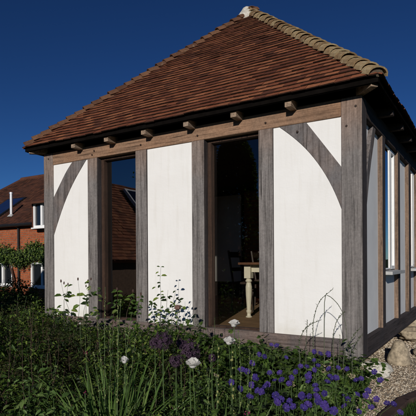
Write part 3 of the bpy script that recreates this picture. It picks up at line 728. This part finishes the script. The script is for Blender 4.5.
protos = {}; used = set()
for v in range(3):
    protos['dark', v] = make_shrub('leafy_perennial', 40+v, .30, .60, (460,340,640)[v], (.047,.062,.036)[v], 'simple', (LEAFD,LEAFM,LEAFD)[v], STEMR, 'x', 'plant', 'x')
    protos['rose', v] = make_shrub('rose_bush', 50+v, .30, .62, 240, .034, 'pinnate', LEAFD if v else LEAFR, STEMR, 'x', 'bush', 'x')
    protos['fine', v] = make_shrub('feathery_perennial', 60+v, .26, .60, 700, .031, 'simple', LEAFR if v == 1 else LEAFM, STEMG, 'x', 'plant', 'x')
    protos['geranium', v] = make_shrub('cranesbill', 70+v, .29, .56, 420, .040, 'palm', LEAFM, STEMG, 'x', 'flowering plant', 'x')
G1 = 'dark leaved plants massed in the flower bed'; G2 = 'rose bushes in the flower bed'; G3 = 'fine leaved plants in the flower bed'; G4 = 'violet flowered cranesbills by the corner'
LAB = {'dark': ('broad dark leaved plant in the dense flower bed before the garden room', G1),
       'rose': ('leafy rose bush in the dense flower bed before the garden room', G2),
       'fine': ('fine leaved green plant in the dense flower bed before the garden room', G3),
       'geranium': ('fresh green cranesbill clump below the right hand white panel and corner post', G4)}
def in_bed(x, y): return not (y > -.32 and x > -5.3) and not (x > .10-.0*y)
ger = []
def prof(px):      # pixel height of the top of the planting
    P = [(-40,284),(0,290),(40,300),(55,322),(90,328),(150,326),(200,332),(240,340),(300,349),(350,354),(368,362),(382,380),(396,402),(410,430),(460,470)]
    for (a, ya), (c, yc) in zip(P[:-1], P[1:]):
        if a <= px < c: return ya+(yc-ya)*(px-a)/(c-a)
    return 300
def pix(p):
    d = Vector(p)-CAM; z = d.dot(fw); return 208+FPX*d.dot(rt)/z, PY-FPX*d.dot(up)/z, z
stepg = .31
for i in range(-40, 12):
    for j in range(-16, 26):
        x = i*stepg+RP.uniform(-.11,.11); y = j*stepg+RP.uniform(-.11,.11)
        if y > 5.0 or x < -11 or not in_bed(x, y): continue
        if y > -.32 and x > -5.35: continue
        px, py, dep = pix((x, y, .0))
        if dep < 1.75 or px < -60 or px > 400: continue
        if dep > 6.8 and RP.random() < .45: continue
        top = prof(px); hmax = (CAM.z-(top-PY)/FPX*dep)-GZ        # height that reaches the skyline of the bed
        near = .56+.08*RP.random()
        if x > -.5 and y > -1.6: near = .54
        h = min(hmax*(RP.uniform(.88,1.04) if y < -.95 else RP.uniform(1.10,1.22)), near+.0 if dep < 4 else near+.25)
        if dep < 3: h = min(h, CAM.z-(390-PY)/FPX*dep-GZ+.14)
        if h < .16: continue
        if px > 222 and y > -3.1 or (px > 200 and dep > 3.2 and RP.random() < .5): key = 'geranium'
        else: key = RP.choice(['dark','dark','rose','fine','rose','dark'])
        v = RP.randrange(3); s = h/(.60 if key != 'geranium' else .60)
        o = first_or_dup(protos, (key, v), used, (x, y, GZ-.02), RP.random()*6.28, s, *LAB[key])
        if s < .85: o.scale = (max(s, .85), max(s, .85), s)
        elif s > 1.15: o.scale = (1.15, 1.15, s)
        if key == 'geranium': ger.append((o, px, py, dep))
def ground_cover():
    b = MB(); rnd = random.Random(77)
    for _ in range(14000):
        px = rnd.uniform(-20, 395); d = rnd.uniform(1.9, 7); p = at(px, 330, d); x, y = p.x, p.y
        if not in_bed(x, y): continue
        z = GZ+rnd.random()**1.3*.30
        if x > -.3 and y > -1.2: z = GZ+rnd.random()*.12
        l = rnd.uniform(.025,.045); leaf(b, Vector((x, y, z)), rdir(rnd, -.2, .6), rdir(rnd, .5, 1), l, l*.5)
    tag(b.build('ground_cover', LEAFD), 'low dark ground cover filling the flower bed', 'ground cover', None, 'stuff')
ground_cover()

# cranesbill flowers: each one a part of the clump it grows from
def flower5(seed):
    rnd = random.Random(seed); b = MB(); r = .0245
    for k in range(5):
        a = k*1.2566; d = Vector((math.cos(a), math.sin(a), 0)); s = Vector((-d.y, d.x, 0))
        P = [Vector((0,0,0))]
        rows = [(.45,.30,.005),(.82,.50,.012),(1.0,.36,.012)]
        vs = [Vector((0,0,0))]
        for t, wq, z in rows:
            vs += [d*r*t-s*r*wq+Vector((0,0,z+.002)), d*r*t*1.03+Vector((0,0,z)), d*r*t+s*r*wq+Vector((0,0,z+.002))]
        b.add(vs, [(0,1,2),(0,2,3),(1,4,5,2),(2,5,6,3),(4,7,8,5),(5,8,9,6)], 0)
    b.lathe([(.005,.001),(.004,.006),(.001,.009)], 6, mi=1)
    return b
fb = flower5(1); fme = None
px_fl = [(230+x/4.16, 320+y/4.16) for x, y in ((172,105),(145,152),(232,157),(93,180),(120,145),(165,222),(209,222),(188,255),(216,252),(253,243),(7,260),(40,288),(88,270),(80,317),(130,297),(116,295),(155,268),(210,332),(293,195),(319,197),(354,132),(374,143),(408,140),(354,208),(323,235),(326,262),(355,275),(362,295),(298,316),(333,318),(357,322),(45,207),(412,205),(195,108))]
px_fl += [(355+x/6.3, 350+y/6.3) for x, y in ((38,183),(80,260),(138,312),(162,190),(125,140),(100,362),(25,390),(240,345),(285,395),(10,285),(200,340),(65,290))]
px_fl += [(333,379),(345,407),(318,400),(302,395),(326,408),(309,378),(318,366),(296,372),(250,398),(262,392),(276,402),(247,372),(257,379),(290,384),(285,408),(338,368)]
gers = [g for g in ger]
for _ in range(26):
    x = RP.gauss(300, 38); y = RP.uniform(352, 412)
    if 238 < x < 372: px_fl.append((x, y))
for k, (x, y) in enumerate(px_fl):
    y0_ = prof(x)
    t = min(1, max(0, (y-345)/71)); d = (4.05-.0*t)-1.55*t
    if x > 340: d = max(d, 4.15-1.1*t)
    p = at(x, y, d-.16)
    near = min(gers, key=lambda g: (g[0].location.xy-p.xy).length)[0]
    if fme is None:
        f = fb.build('flower', [VIOLET, VEYE], near); fme = f.data
    else:
        f = bpy.data.objects.new('flower', fme); C.objects.link(f); f.parent = near
    look = (CAM-p).normalized()*.9+Vector((RP.uniform(-.6,.6), RP.uniform(-.6,.6), RP.uniform(.1,.8)))
    M = Matrix.Translation(p)@look.to_track_quat('Z','Y').to_matrix().to_4x4()@Matrix.Rotation(RP.random()*6, 4, 'Z')@Matrix.Scale(RP.uniform(.72,1.0), 4)@Matrix.Scale(RP.uniform(.78,1), 4, (1,0,0))
    near_M = Matrix.Translation(near.location)@near.rotation_euler.to_matrix().to_4x4()@Matrix.Diagonal((*near.scale, 1))
    f.matrix_parent_inverse = near_M.inverted(); f.matrix_basis = M
    st = MB(); q = near_M.inverted()
    base = Vector((near.location.x*.4+p.x*.6, near.location.y*.4+p.y*.6, GZ+.2))
    st.tube([q@base, q@(base.lerp(p, .6)+Vector((0,0,.03))), q@(p-look.normalized()*.004)], [.0022,.0018,.0014], 4, cap=False); st.build('flower_stalk', STEMG, near)

# sword leaved clumps
def sword_clump(name, loc, n, h, spread, seed, label, wd=.017, lean=None):
    rnd = random.Random(seed); b = MB(); o = empty(name, loc, label, 'plant')
    for k in range(n):
        a = rnd.random()*6.283; hh = h*rnd.uniform(.55, 1.05); le = rnd.uniform(.05, .55)*spread
        d = Vector((math.cos(a), math.sin(a), 0)); 
        if lean: d = (d+lean*rnd.random()).normalized()
        s = rt*math.cos(rnd.uniform(-.9,.9))+fw*math.sin(rnd.uniform(-.9,.9)); p0 = d*rnd.uniform(0,.06)*spread*3
        vs = []; K = 6
        for q in range(K+1):
            t = q/K; c = p0+d*le*hh*(t**1.8)*1.3+Vector((0,0,hh*(t-.18*t**3*le*2))); wv = wd*.5*(1-t**2.2)*(.7+.6*min(t*3,1))
            vs += [c-s*wv, c+s*wv]
        b.add(vs, [(2*q, 2*q+1, 2*q+3, 2*q+2) for q in range(K)])
    b.build('foliage', SWORD, o); return o
def gpt(px, d): p = at(px, 300, d); return Vector((p.x, p.y, GZ-.01))
def spike(parent, px, ytop, d, ybase_px=None, kind='bud', lean=0, seed=0, frac=.5, r=.0026):
    """a stem in the parent's space that rises to a pixel height, with buds or pods along its top"""
    rnd = random.Random(seed*13+int(px)); o = parent.location; top_ = at(px, ytop, d); base = gpt((ybase_px or px), d)
    b = MB(); ax_ = rnd.uniform(-.035,.035); pts = [base.lerp(top_, t)+rt*(.012*math.sin(t*5+seed)+ax_*math.sin(t*3.14)) for t in (0,.25,.5,.75,1)]
    b.tube([p-o for p in pts], [r*1.3,r*1.15,r,r*.8,r*.5], 5, 0)
    hgt = (top_-base).length
    nb = int(hgt*frac/.015)
    for k in range(nb):
        t = 1-frac*rnd.random()**1.25; i = min(3, int(t*4)); p = pts[i].lerp(pts[i+1], t*4-i)-o
        a = rnd.random()*6.28; q = rnd.uniform(.35, 1.1)*(.006 if kind == 'bud' else .0078)*(1.15-.6*t)*1.6; q = q if kind != 'leaf' else q*1.6
        c = p+Vector((math.cos(a), math.sin(a), .4))*q*.8
        if kind == 'pod':
            if k % 2: continue
            blob(b, c, (q*.8,q*.8,q*1.1), k, 6, 4, .1, 2, 1)
        elif kind == 'bud': blob(b, c, (q*.5,q*.5,q*.9), k, 5, 4, .1, 2, 1)
        elif kind == 'leaf': leaf(b, p, Vector((math.cos(a), math.sin(a), .5)), Vector((0,0,1)), q*2.6, q*.8, 1)
    return b.build('flower_stem', [STEMG, SPIKE if kind == 'bud' else (POD if kind == 'pod' else LEAFM)], parent)
d0 = 2.9
ir = sword_clump('sword_leaved_clump', gpt(112, d0), 110, .86, 1.0, 4, 'large clump of bright sword leaves with pale green flower spikes at bottom left centre')
for i, (px, yt) in enumerate(((87,335),(98,318),(104,287),(108,322),(113,330),(119,305),(123,300),(126,322),(131,312),(134,335),(92,352))):
    spike(ir, px, yt, d0+RP.uniform(-.25,.25), px*.5+56, 'bud', seed=i, frac=.5)
ir2 = sword_clump('sword_leaved_clump', gpt(150, 2.7), 22, .60, .9, 9, 'small sword leaved clump beside the alliums')
ir3 = sword_clump('sword_leaved_clump', gpt(222, 2.6), 36, .66, .8, 12, 'upright sword leaved clump left of the violet flowers with tall podded stems')
for i, (px, yt, k) in enumerate(((232,345,'pod'),(212,338,'bud'),(216,345,'pod'),(238,330,'bud'),(255,352,'bud'),(252,345,'bud'))): spike(ir3, px, yt, 2.75, px*.7+66, k, seed=i+20, frac=.45)

# stems that stand up against the white panels
def branch(b, pts, r0, r1, n=5): 
    k = len(pts); b.tube(pts, [r0+(r1-r0)*i/(k-1) for i in range(k)], n, 0)
def stem_plant(name, label, px, d, stems, mat_leaf, mat_stem, leafset, cat='plant', seed=0, buds=None):
    o = empty(name, gpt(px, d), label, cat); O = o.location; rnd = random.Random(seed)
    for pts2 in stems:
        pts = [gpt(pts2[0][0], d)]+[at(x, y, d+rnd.uniform(-.04,.04)) for x, y in pts2]
        b = MB(); branch(b, [p-O for p in pts], .0035, .0012); b.build('stem', mat_stem, o)
    b = MB()
    for x, y, sz, ang in leafset:
        p = at(x, y, d+rnd.uniform(-.06,.06))-O; dd = rt*math.cos(R(ang))+up*math.sin(R(ang))-fw*.2
        leaf(b, p, dd, (up*.7-fw*.5+rt*rnd.uniform(-.5,.5)), sz*.82, sz*.42, 0, rnd.uniform(.1,.6), .2, .8)
    b.build('foliage', mat_leaf, o)
    if buds:
        for x, y, sz in buds:
            b = MB(); p = at(x, y, d)-O; blob(b, p, (sz*.45,sz*.45,sz), int(x), 6, 5, .1); b.build('bud', STEMR, o)
    return o
def auto_leaves(seed, paths, n, smin, smax, spread=2.0):
    rnd = random.Random(seed); out = []
    for _ in range(n):
        p = rnd.choice(paths); t = rnd.random()*(len(p)-1.001); i = int(t); f = t-i
        x = p[i][0]+(p[i+1][0]-p[i][0])*f; y = p[i][1]+(p[i+1][1]-p[i][1])*f
        out.append((x, y, rnd.uniform(smin, smax), rnd.choice((rnd.uniform(-40,50), rnd.uniform(130,220)))))
    return out
DL = 5.4
pl = [[(66,335),(69,310),(64,296),(61,282)],[(76,335),(79,312),(80,298),(78,280)],[(82,336),(84,310),(87,298),(90,280)],[(70,325),(60,312),(53,308)],[(80,325),(92,314),(100,311)],[(86,305),(90,296),(92,284)],[(64,300),(67,292),(68,284)]]
stem_plant('climbing_rose', 'leafy rose stems with slim buds rising against the leftmost white panel', 75, DL, pl, LEAFD, STEMGREY,
    [(62,296,.11,160),(63,297,.10,20),(76,296,.13,20),(76,296,.11,170),(80,304,.13,10),(80,305,.12,200),(78,312,.10,150),(68,313,.12,170),(70,313,.10,-10),(60,318,.09,190),(76,320,.10,20),(86,322,.09,10),(57,309,.08,60),(92,316,.08,20)]+auto_leaves(2, pl, 46, .04, .085), buds=[(61,281,.02),(64,283,.018),(78,279,.02),(88,281,.02),(91,279,.018),(86,286,.016),(68,284,.016)], cat='rose', seed=3)
DM = 5.0
pm = [[(160,335),(161,300),(160,280),(161,266)],[(165,335),(166,315),(167,300),(168,290)],[(171,335),(172,315),(173,302),(176,290)],[(160,315),(154,304),(152,303)],[(168,316),(178,303),(181,298)],[(174,318),(181,309),(183,306)],[(161,320),(151,313),(149,313)],[(157,335),(156,322),(158,310)]]
stem_plant('climbing_rose', 'tall leafy rose stem standing before the middle white panel', 164, DM, pm, LEAFD, STEMGREY,
    [(160,267,.045,160),(161,267,.045,10),(159,272,.05,190),(161,276,.075,20),(161,283,.055,170),(156,287,.06,200),(159,298,.09,190),(160,299,.08,30),(167,301,.08,160),(168,297,.06,20),(158,288,.05,60),(170,309,.08,200),(165,312,.07,20),(173,320,.08,190),(160,323,.09,20),(154,322,.07,170),(176,300,.05,60)]+auto_leaves(5, pm, 60, .03, .065), cat='rose', seed=5)
pr = [[(112,335),(114,312),(118,298),(117,290)],[(124,335),(127,312),(131,300),(133,292)],[(137,335),(137,318),(139,302),(141,294)],[(98,338),(97,318),(98,300),(97,288)]]
stem_plant('climbing_rose', 'reddish rose stems with green leaves before the left window', 120, 4.9, pr, LEAFM, STEMR,
    [(117,292,.07,20),(116,292,.06,170),(124,300,.09,10),(125,303,.08,160),(112,303,.07,180),(130,296,.06,30),(118,310,.09,200),(128,314,.08,20),(133,320,.09,160)]+auto_leaves(7, pr, 60, .035, .07), cat='rose', seed=6, buds=[(141,294,.02),(133,291,.02),(117,289,.018)])
# brown seed head on a stalk
o = empty('seed_head', gpt(178, 4.6), 'round brown seed head on a thin stalk before the middle panel', 'flower'); O = o.location
b = MB(); b.tube([gpt(178,4.6)-O, at(178,330,4.6)-O, at(177.5,309,4.6)-O], .003, 5); b.build('stem', STEMGREY, o)
b = MB(); blob(b, at(177.5,307.5,4.6)-O, (.032,.032,.024), 4, 12, 8, .2, 5); b.build('flower_head', simple('brown seed head', (.16,.09,.07), .9, .4, 80, .5), o)
# fine upright spikes along the wall
o = empty('slender_spikes', gpt(190, 4.8), 'row of thin green spikes below the middle white panel', 'plant')
for i, (px, yt) in enumerate(((181,318),(184,314),(187,316),(189,320),(192,317),(196,313),(199,320),(203,316),(206,322),(171,318),(214,318))): spike(o, px, yt, 4.8, px, 'leaf', seed=i, frac=.4, r=.002)
# grey stems arching before the right panel
DA = 3.9
o = empty('arching_stems', gpt(315, DA), 'thin grey green stems arching before the right hand white panel', 'plant'); O = o.location
arcs = [[(314,362),(313,340),(313,322),(317,306),(322,298),(333,289)],[(324,294),(331,297),(338,304),(343,313),(346,325),(347,345),(350,360)],[(300,362),(299,348),(300,338),(304,330),(311,324),(321,320)],[(306,362),(306,345),(307,330),(307.5,320)],[(334,362),(333,345),(333,335),(336,322),(341,315),(345,312)],[(343,362),(345,350),(350,341),(355,334),(360,328)],[(352,365),(353,352),(357,342),(362,335)],[(338,362),(340,350),(340,335)]]
rnd = random.Random(8)
for k, a in enumerate(arcs):
    b = MB(); pts = [gpt(a[0][0], DA)]+[at(x, y, DA) for x, y in a]
    sm = [pts[0]]
    for i in range(1, len(pts)):
        for t in (.25, .5, .75, 1): sm.append(pts[i-1].lerp(pts[i], t))
    sm = [sm[0]]+[(sm[i-1]+sm[i]*2+sm[i+1])/4 for i in range(1, len(sm)-1)]+[sm[-1]]
    n_ = len(sm); b.tube([p-O for p in sm], [.0034-.0016*i/n_ for i in range(n_)], 5, 0)
    for i in range(3, n_):
        for _ in range(3 if i > 5 else 2):
            p = sm[i-1].lerp(sm[i], rnd.random())-O; dd = (sm[i]-sm[i-1]).normalized()+rdir(rnd, -.4, 1)*.9
            l = rnd.uniform(.014,.028) if k != 1 else rnd.uniform(.006,.012)
            leaf(b, p, dd, Vector((0,0,1)), l, l*.3, 1)
    b.build('stem', [STEMGREY, leaf_mat('grey green needles', [(0,(.05,.07,.04)),(1,(.10,.12,.07))]) if k == 0 else bpy.data.materials['grey green needles']], o)

# alliums
def allium(px, py, r, d, label):
    o = empty('allium', gpt(px, d), label, 'allium', 'dark purple alliums'); O = o.location; c = at(px, py, d)-O; rnd = random.Random(int(px*7))
    b = MB(); b.tube([Vector((0,0,0)), c*.3+Vector((.012,0,0)), c*.7+Vector((-.008,.01,0)), c], [.005,.0045,.004,.003], 6); b.build('stem', STEMG, o)
    b = MB()
    for k in range(int(120*(r/.058))):
        dd = rdir(rnd, -1, 1); rr = r*rnd.uniform(.6,1.15); e = c+dd*rr; b.tube([c, e], .0007, 3, cap=False)
        s1 = dd.orthogonal().normalized()
        for q in range(4):
            a = q*1.57+rnd.random(); s_ = (s1*math.cos(a)+dd.cross(s1)*math.sin(a)); leaf(b, e, s_+dd*.5, dd, .014, .006)
    b.build('flower_head', PURPLE, o)
allium(163,341,.056,2.9,'large dark purple allium head, leftmost of the cluster'); allium(190,350,.062,2.85,'largest dark purple allium head just above the white rose')
allium(176,361,.035,2.8,'small dark purple allium head below the two large ones'); allium(155,343,.036,3.1,'dark allium head half hidden behind the leftmost large one')
allium(181,344,.034,3.15,'dark allium head peeping behind the largest one')
allium(212,358,.02,2.9,'tiny dark allium bud right of the white rose')

# white blooms
def bloom(px, py, r, d, name, label, cat, seed, petals=22, stem=True, flat=.85):
    o = empty(name, gpt(px, d), label, cat); O = o.location; c = at(px, py, d)-O; rnd = random.Random(seed)
    b = MB(); b.tube([Vector((0,0,0)), c*.6+Vector((.015,0,0)), c-Vector((0,0,r*.3))], [.004,.0032,.0024], 6); b.build('stem', STEMG, o)
    b = MB()
    for k in range(petals):
        a = k*2.4; t = (k+.5)/petals; el = R(80-95*t); dd = Vector((math.cos(a)*math.cos(el), math.sin(a)*math.cos(el), math.sin(el)*flat))
        leaf(b, c+dd*r*.2, dd+Vector((0,0,.25)), Vector((-dd.x*.6,-dd.y*.6,1)), r*rnd.uniform(.7,1.0), r*rnd.uniform(.8,1.1), 0, -.5, .12, 1.25)
    blob(b, c+Vector((0,0,r*.18)), (r*.55,r*.55,r*.5), seed, 14, 10, .12, 4)
    b.build('petals', WPETAL, o, smooth=True); return o
bloom(193,366,.042,2.7,'white_rose','full white rose bloom below the purple alliums','rose',1,30)
bloom(124.5,362,.026,2.7,'white_bud','slim white bud among the sword leaves','flower',2,10,flat=1.8)
bloom(234,325.5,.040,3.4,'white_iris','upper white iris bloom in front of the open bay floor','flower',3,14)
bloom(229,343,.042,3.3,'white_iris','lower white iris bloom beside the podded stems','flower',4,14)
bloom(80,310+14,.012,4.6,'white_floret','tiny white flower low on the left of the bed','flower',5,8)
def fluffy(px, py, r, d, label, seed, mat=CREAMF, n=40):
    o = empty('faded_flower', gpt(px, d), label, 'flower', 'faded cream flower clusters'); O = o.location; c = at(px, py, d)-O; rnd = random.Random(seed)
    b = MB(); b.tube([Vector((0,0,0)), c*.5+Vector((.01,.01,0)), c], .0028, 5); b.build('stem', STEMG, o)
    b = MB()
    for k in range(n):
        e = c+rdir(rnd, -.6, 1)*r*rnd.uniform(.3,1); leaf(b, e, rdir(rnd,-.4,1), rdir(rnd,0,1), r*.45, r*.28)
    b.build('flower_head', mat, o)
fluffy(328,364,.045,3.75,'cream faded flower cluster beside the base of the corner post',1); fluffy(291,385,.028,3.1,'cream faded flower cluster in the middle of the violet flowers',2)
fluffy(325,372,.026,3.6,'small cream faded flowers just under the larger cream cluster',3); fluffy(216,376,.02,2.9,'small cream flower right of the white rose',4)
fluffy(352,377,.03,3.6,'pale cream flowers in front of the pale boulder',5); fluffy(362,369,.02,3.8,'small pale flowers touching the left end of the boulder',6)
fluffy(247,413,.018,2.4,'small pink flower at the bottom edge below the violet flowers',7,PINKF,16); fluffy(86,353,.018,3.2,'small pink flower left of the pale spikes',8,PINKF,16)
fluffy(85,393,.012,2.6,'small faded flower low in the sword leaved clump',9,PINKF,12)

# climbing plant on the brick house, hedge below it
b = MB(); rnd = random.Random(31)
for _ in range(15000):
    x = rnd.uniform(-17.5,-9); zc = 1.20+.12*noise.noise(Vector((x*1.3,0,0)))*2; th = .27+.12*noise.noise(Vector((x*2.1,5,0)))
    z = zc+rnd.gauss(0, .5)*th; y = YW-.03-abs(rnd.gauss(0,.17)); l = rnd.uniform(.05,.10)
    leaf(b, Vector((x,y,z)), Vector((rnd.uniform(-1,1), -.4, -rnd.random())), Vector((0,-1,.5)), l, l*.5)
o = empty('wall_climber', (-13,YW-.15,-.5), 'dark green climber trained in a band across the brick house', 'climbing plant'); b.v = [(p[0]+13,p[1]-YW+.15,p[2]+.5) for p in b.v]; b.build('foliage', LEAFD, o)
b = MB(); b.tube([(-.2,0,0),(-.15,.05,.9),(-.4,.05,1.5),(-1.6,.03,1.7),(-3.8,.03,1.75)], [.04,.035,.03,.025,.015], 7); b.tube([(-.15,.05,1.3),(.8,.03,1.7),(3.6,.03,1.7)], [.03,.025,.015], 7); b.build('trunk', STEMR, o)
def bush(x, y, rx, ry, h, seed, label, n=2600, lf=.08, mat=LEAFD):
    o = empty('garden_bush', (x,y,GZ-.05), label, 'bush', 'bushes between the bed and the brick house'); rnd = random.Random(seed); b = MB()
    for _ in range(n):
        d = rdir(rnd,-.1,1); k = 1+.35*noise.noise(d*2.2+Vector((seed,0,0)))+.12*noise.noise(d*6+Vector((0,seed,0))); r_ = rnd.uniform(.6,1)**.5*k
        p = Vector((d.x*rx*r_, d.y*ry*r_, max(.02, d.z*h*r_))); l = lf*rnd.uniform(.6,1.3); leaf(b, p, (d+rdir(rnd,-1,1)*.9), (d+Vector((0,0,.6))), l, l*.5)
    b.build('foliage', mat, o); b = MB()
    for k in range(6): a = k*1.05; b.tube([(0,0,0),(.3*rx*math.cos(a),.3*ry*math.sin(a),h*.4),(.7*rx*math.cos(a),.7*ry*math.sin(a),h*.75)], [.02,.014,.006], 5)
    b.build('stem', STEMR, o)
for i, (x, y, rx, ry, h, lb) in enumerate(((-7.6,.9,.7,.6,1.05,'dark rounded bush left of the garden room corner post'),(-9.3,1.9,.9,.7,.95,'dark bush below the left windows of the brick house'),(-6.6,2.6,.6,.6,.95,'bush close behind the garden room left corner'),(-10.4,3.6,1.1,.8,.85,'low bush against the far left of the brick house'),(-8.3,4.0,.9,.7,.75,'low bush under the right window of the brick house'),(-5.9,.55,.42,.4,.95,'narrow bush touching the left corner post'),(-6.4,-.35,.5,.45,.98,'reddish leaved bush at the left edge of the bed'),(-5.0,-1.35,.42,.4,.86,'red tinged bush in the left of the bed'))):
    bush(x, y, rx, ry, h, i+2, lb, 2400, .07, LEAFR if i in (6,7) else LEAFD)
# tree mirrored in the left window
def tree(x, y, h, seed, label):
    o = empty('garden_tree', (x,y,GZ-.05), label, 'tree'); rnd = random.Random(seed); b = MB(); lf = MB()
    b.tube([(0,0,0),(.05,0,h*.25),(.0,.1,h*.5),(.1,.05,h*.8)], [.22,.17,.11,.03], 9)
    for k in range(16):
        z = h*(.3+.04*k); a = k*2.4; l = h*.38*(1-.5*k/16); e = Vector((l*math.cos(a), l*math.sin(a), z+l*.6)); s = Vector((0,.05,z)); mdl = s.lerp(e,.5)+Vector((0,0,.1*l)); b.tube([s,mdl,e],[.06,.035,.01],6)
        for _ in range(210):
            p = s.lerp(e, rnd.uniform(.35,1.1))+Vector((rnd.gauss(0,.35),rnd.gauss(0,.35),rnd.gauss(0,.3))); q = rnd.uniform(.07,.13); leaf(lf, p, rdir(rnd,-1,1), rdir(rnd,-.2,1), q, q*.6)
    b.build('trunk', simple('tree bark %d' % seed, (.10,.08,.06), .9, .3, 8, .6), o); lf.build('crown', LEAFD, o)
tree(-10.5,-12.5,6.5,3,'leafy tree behind the tiled outbuilding mirrored in the left window')

def evergreen(x, y, h, r, seed, label):
    o = empty('evergreen_tree', (x,y,GZ-.05), label, 'tree'); rnd = random.Random(seed); lf = MB(); b = MB()
    b.tube([(0,0,0),(0,0,h*.9)], [.14,.03], 8)
    for _ in range(20000):
        t = rnd.random()**.8; a = rnd.random()*6.283; rr = r*(1-t**2.2)*(.75+.4*noise.noise(Vector((math.cos(a)*1.5,math.sin(a)*1.5,t*7+seed))))*rnd.uniform(.5,1)**.4
        q = rnd.uniform(.08,.17); leaf(lf, Vector((rr*math.cos(a), rr*math.sin(a), .15+t*h)), Vector((math.cos(a),math.sin(a),rnd.uniform(-.6,.8))), rdir(rnd,-.2,1), q, q*.4)
    b.build('trunk', STEMR, o); lf.build('crown', LEAFD, o)
evergreen(-4.5, -5.4, 5.2, .85, 4, 'dense dark evergreen tree mirrored in the tall right window')

rs = random.Random(91)
for k in range(26):
    px = rs.uniform(2,84) if k < 18 else rs.uniform(140,215); d = rs.uniform(3.0,5.2); yt = prof(px)+rs.uniform(0,46)
    o = empty('reddish_spire', gpt(px, d), 'thin reddish brown flower spire rising out of the dark leaves of the bed', 'plant', 'reddish spires in the dark part of the bed')
    m_ = spike(o, px, yt, d, px+rs.uniform(-6,6), 'leaf', lean=0, seed=k+60, frac=.45, r=.0022)
    m_.data.materials[0] = STEMR; m_.data.materials[1] = LEAFR

lime = make_shrub('lime_leaved_plant', 95, .20, .42, 190, .048, 'simple', SWORD, STEMG, 'low lime green leaved plant near the front of the flower bed', 'plant', 'lime green plants along the front of the bed')
spots = [(6,2.2),(22,2.35),(40,2.15),(14,2.7),(60,2.5),(34,3.1),(70,3.2),(52,3.9),(20,4.0),(150,2.3),(170,2.5),(200,2.35),(185,3.1),(225,2.5),(165,3.6),(210,3.4),(265,2.6),(300,2.75),(250,3.2),(340,3.0),(318,3.5)]
for k, (px, d) in enumerate(spots):
    p = gpt(px, d); p.z = GZ+rs.uniform(.02,.14); o = lime if k == 0 else dup(lime)
    o.location = p; o.rotation_euler = (0,0,rs.random()*6.28); q = rs.uniform(.75,1.1); o.scale = (q,q,q*1.15)
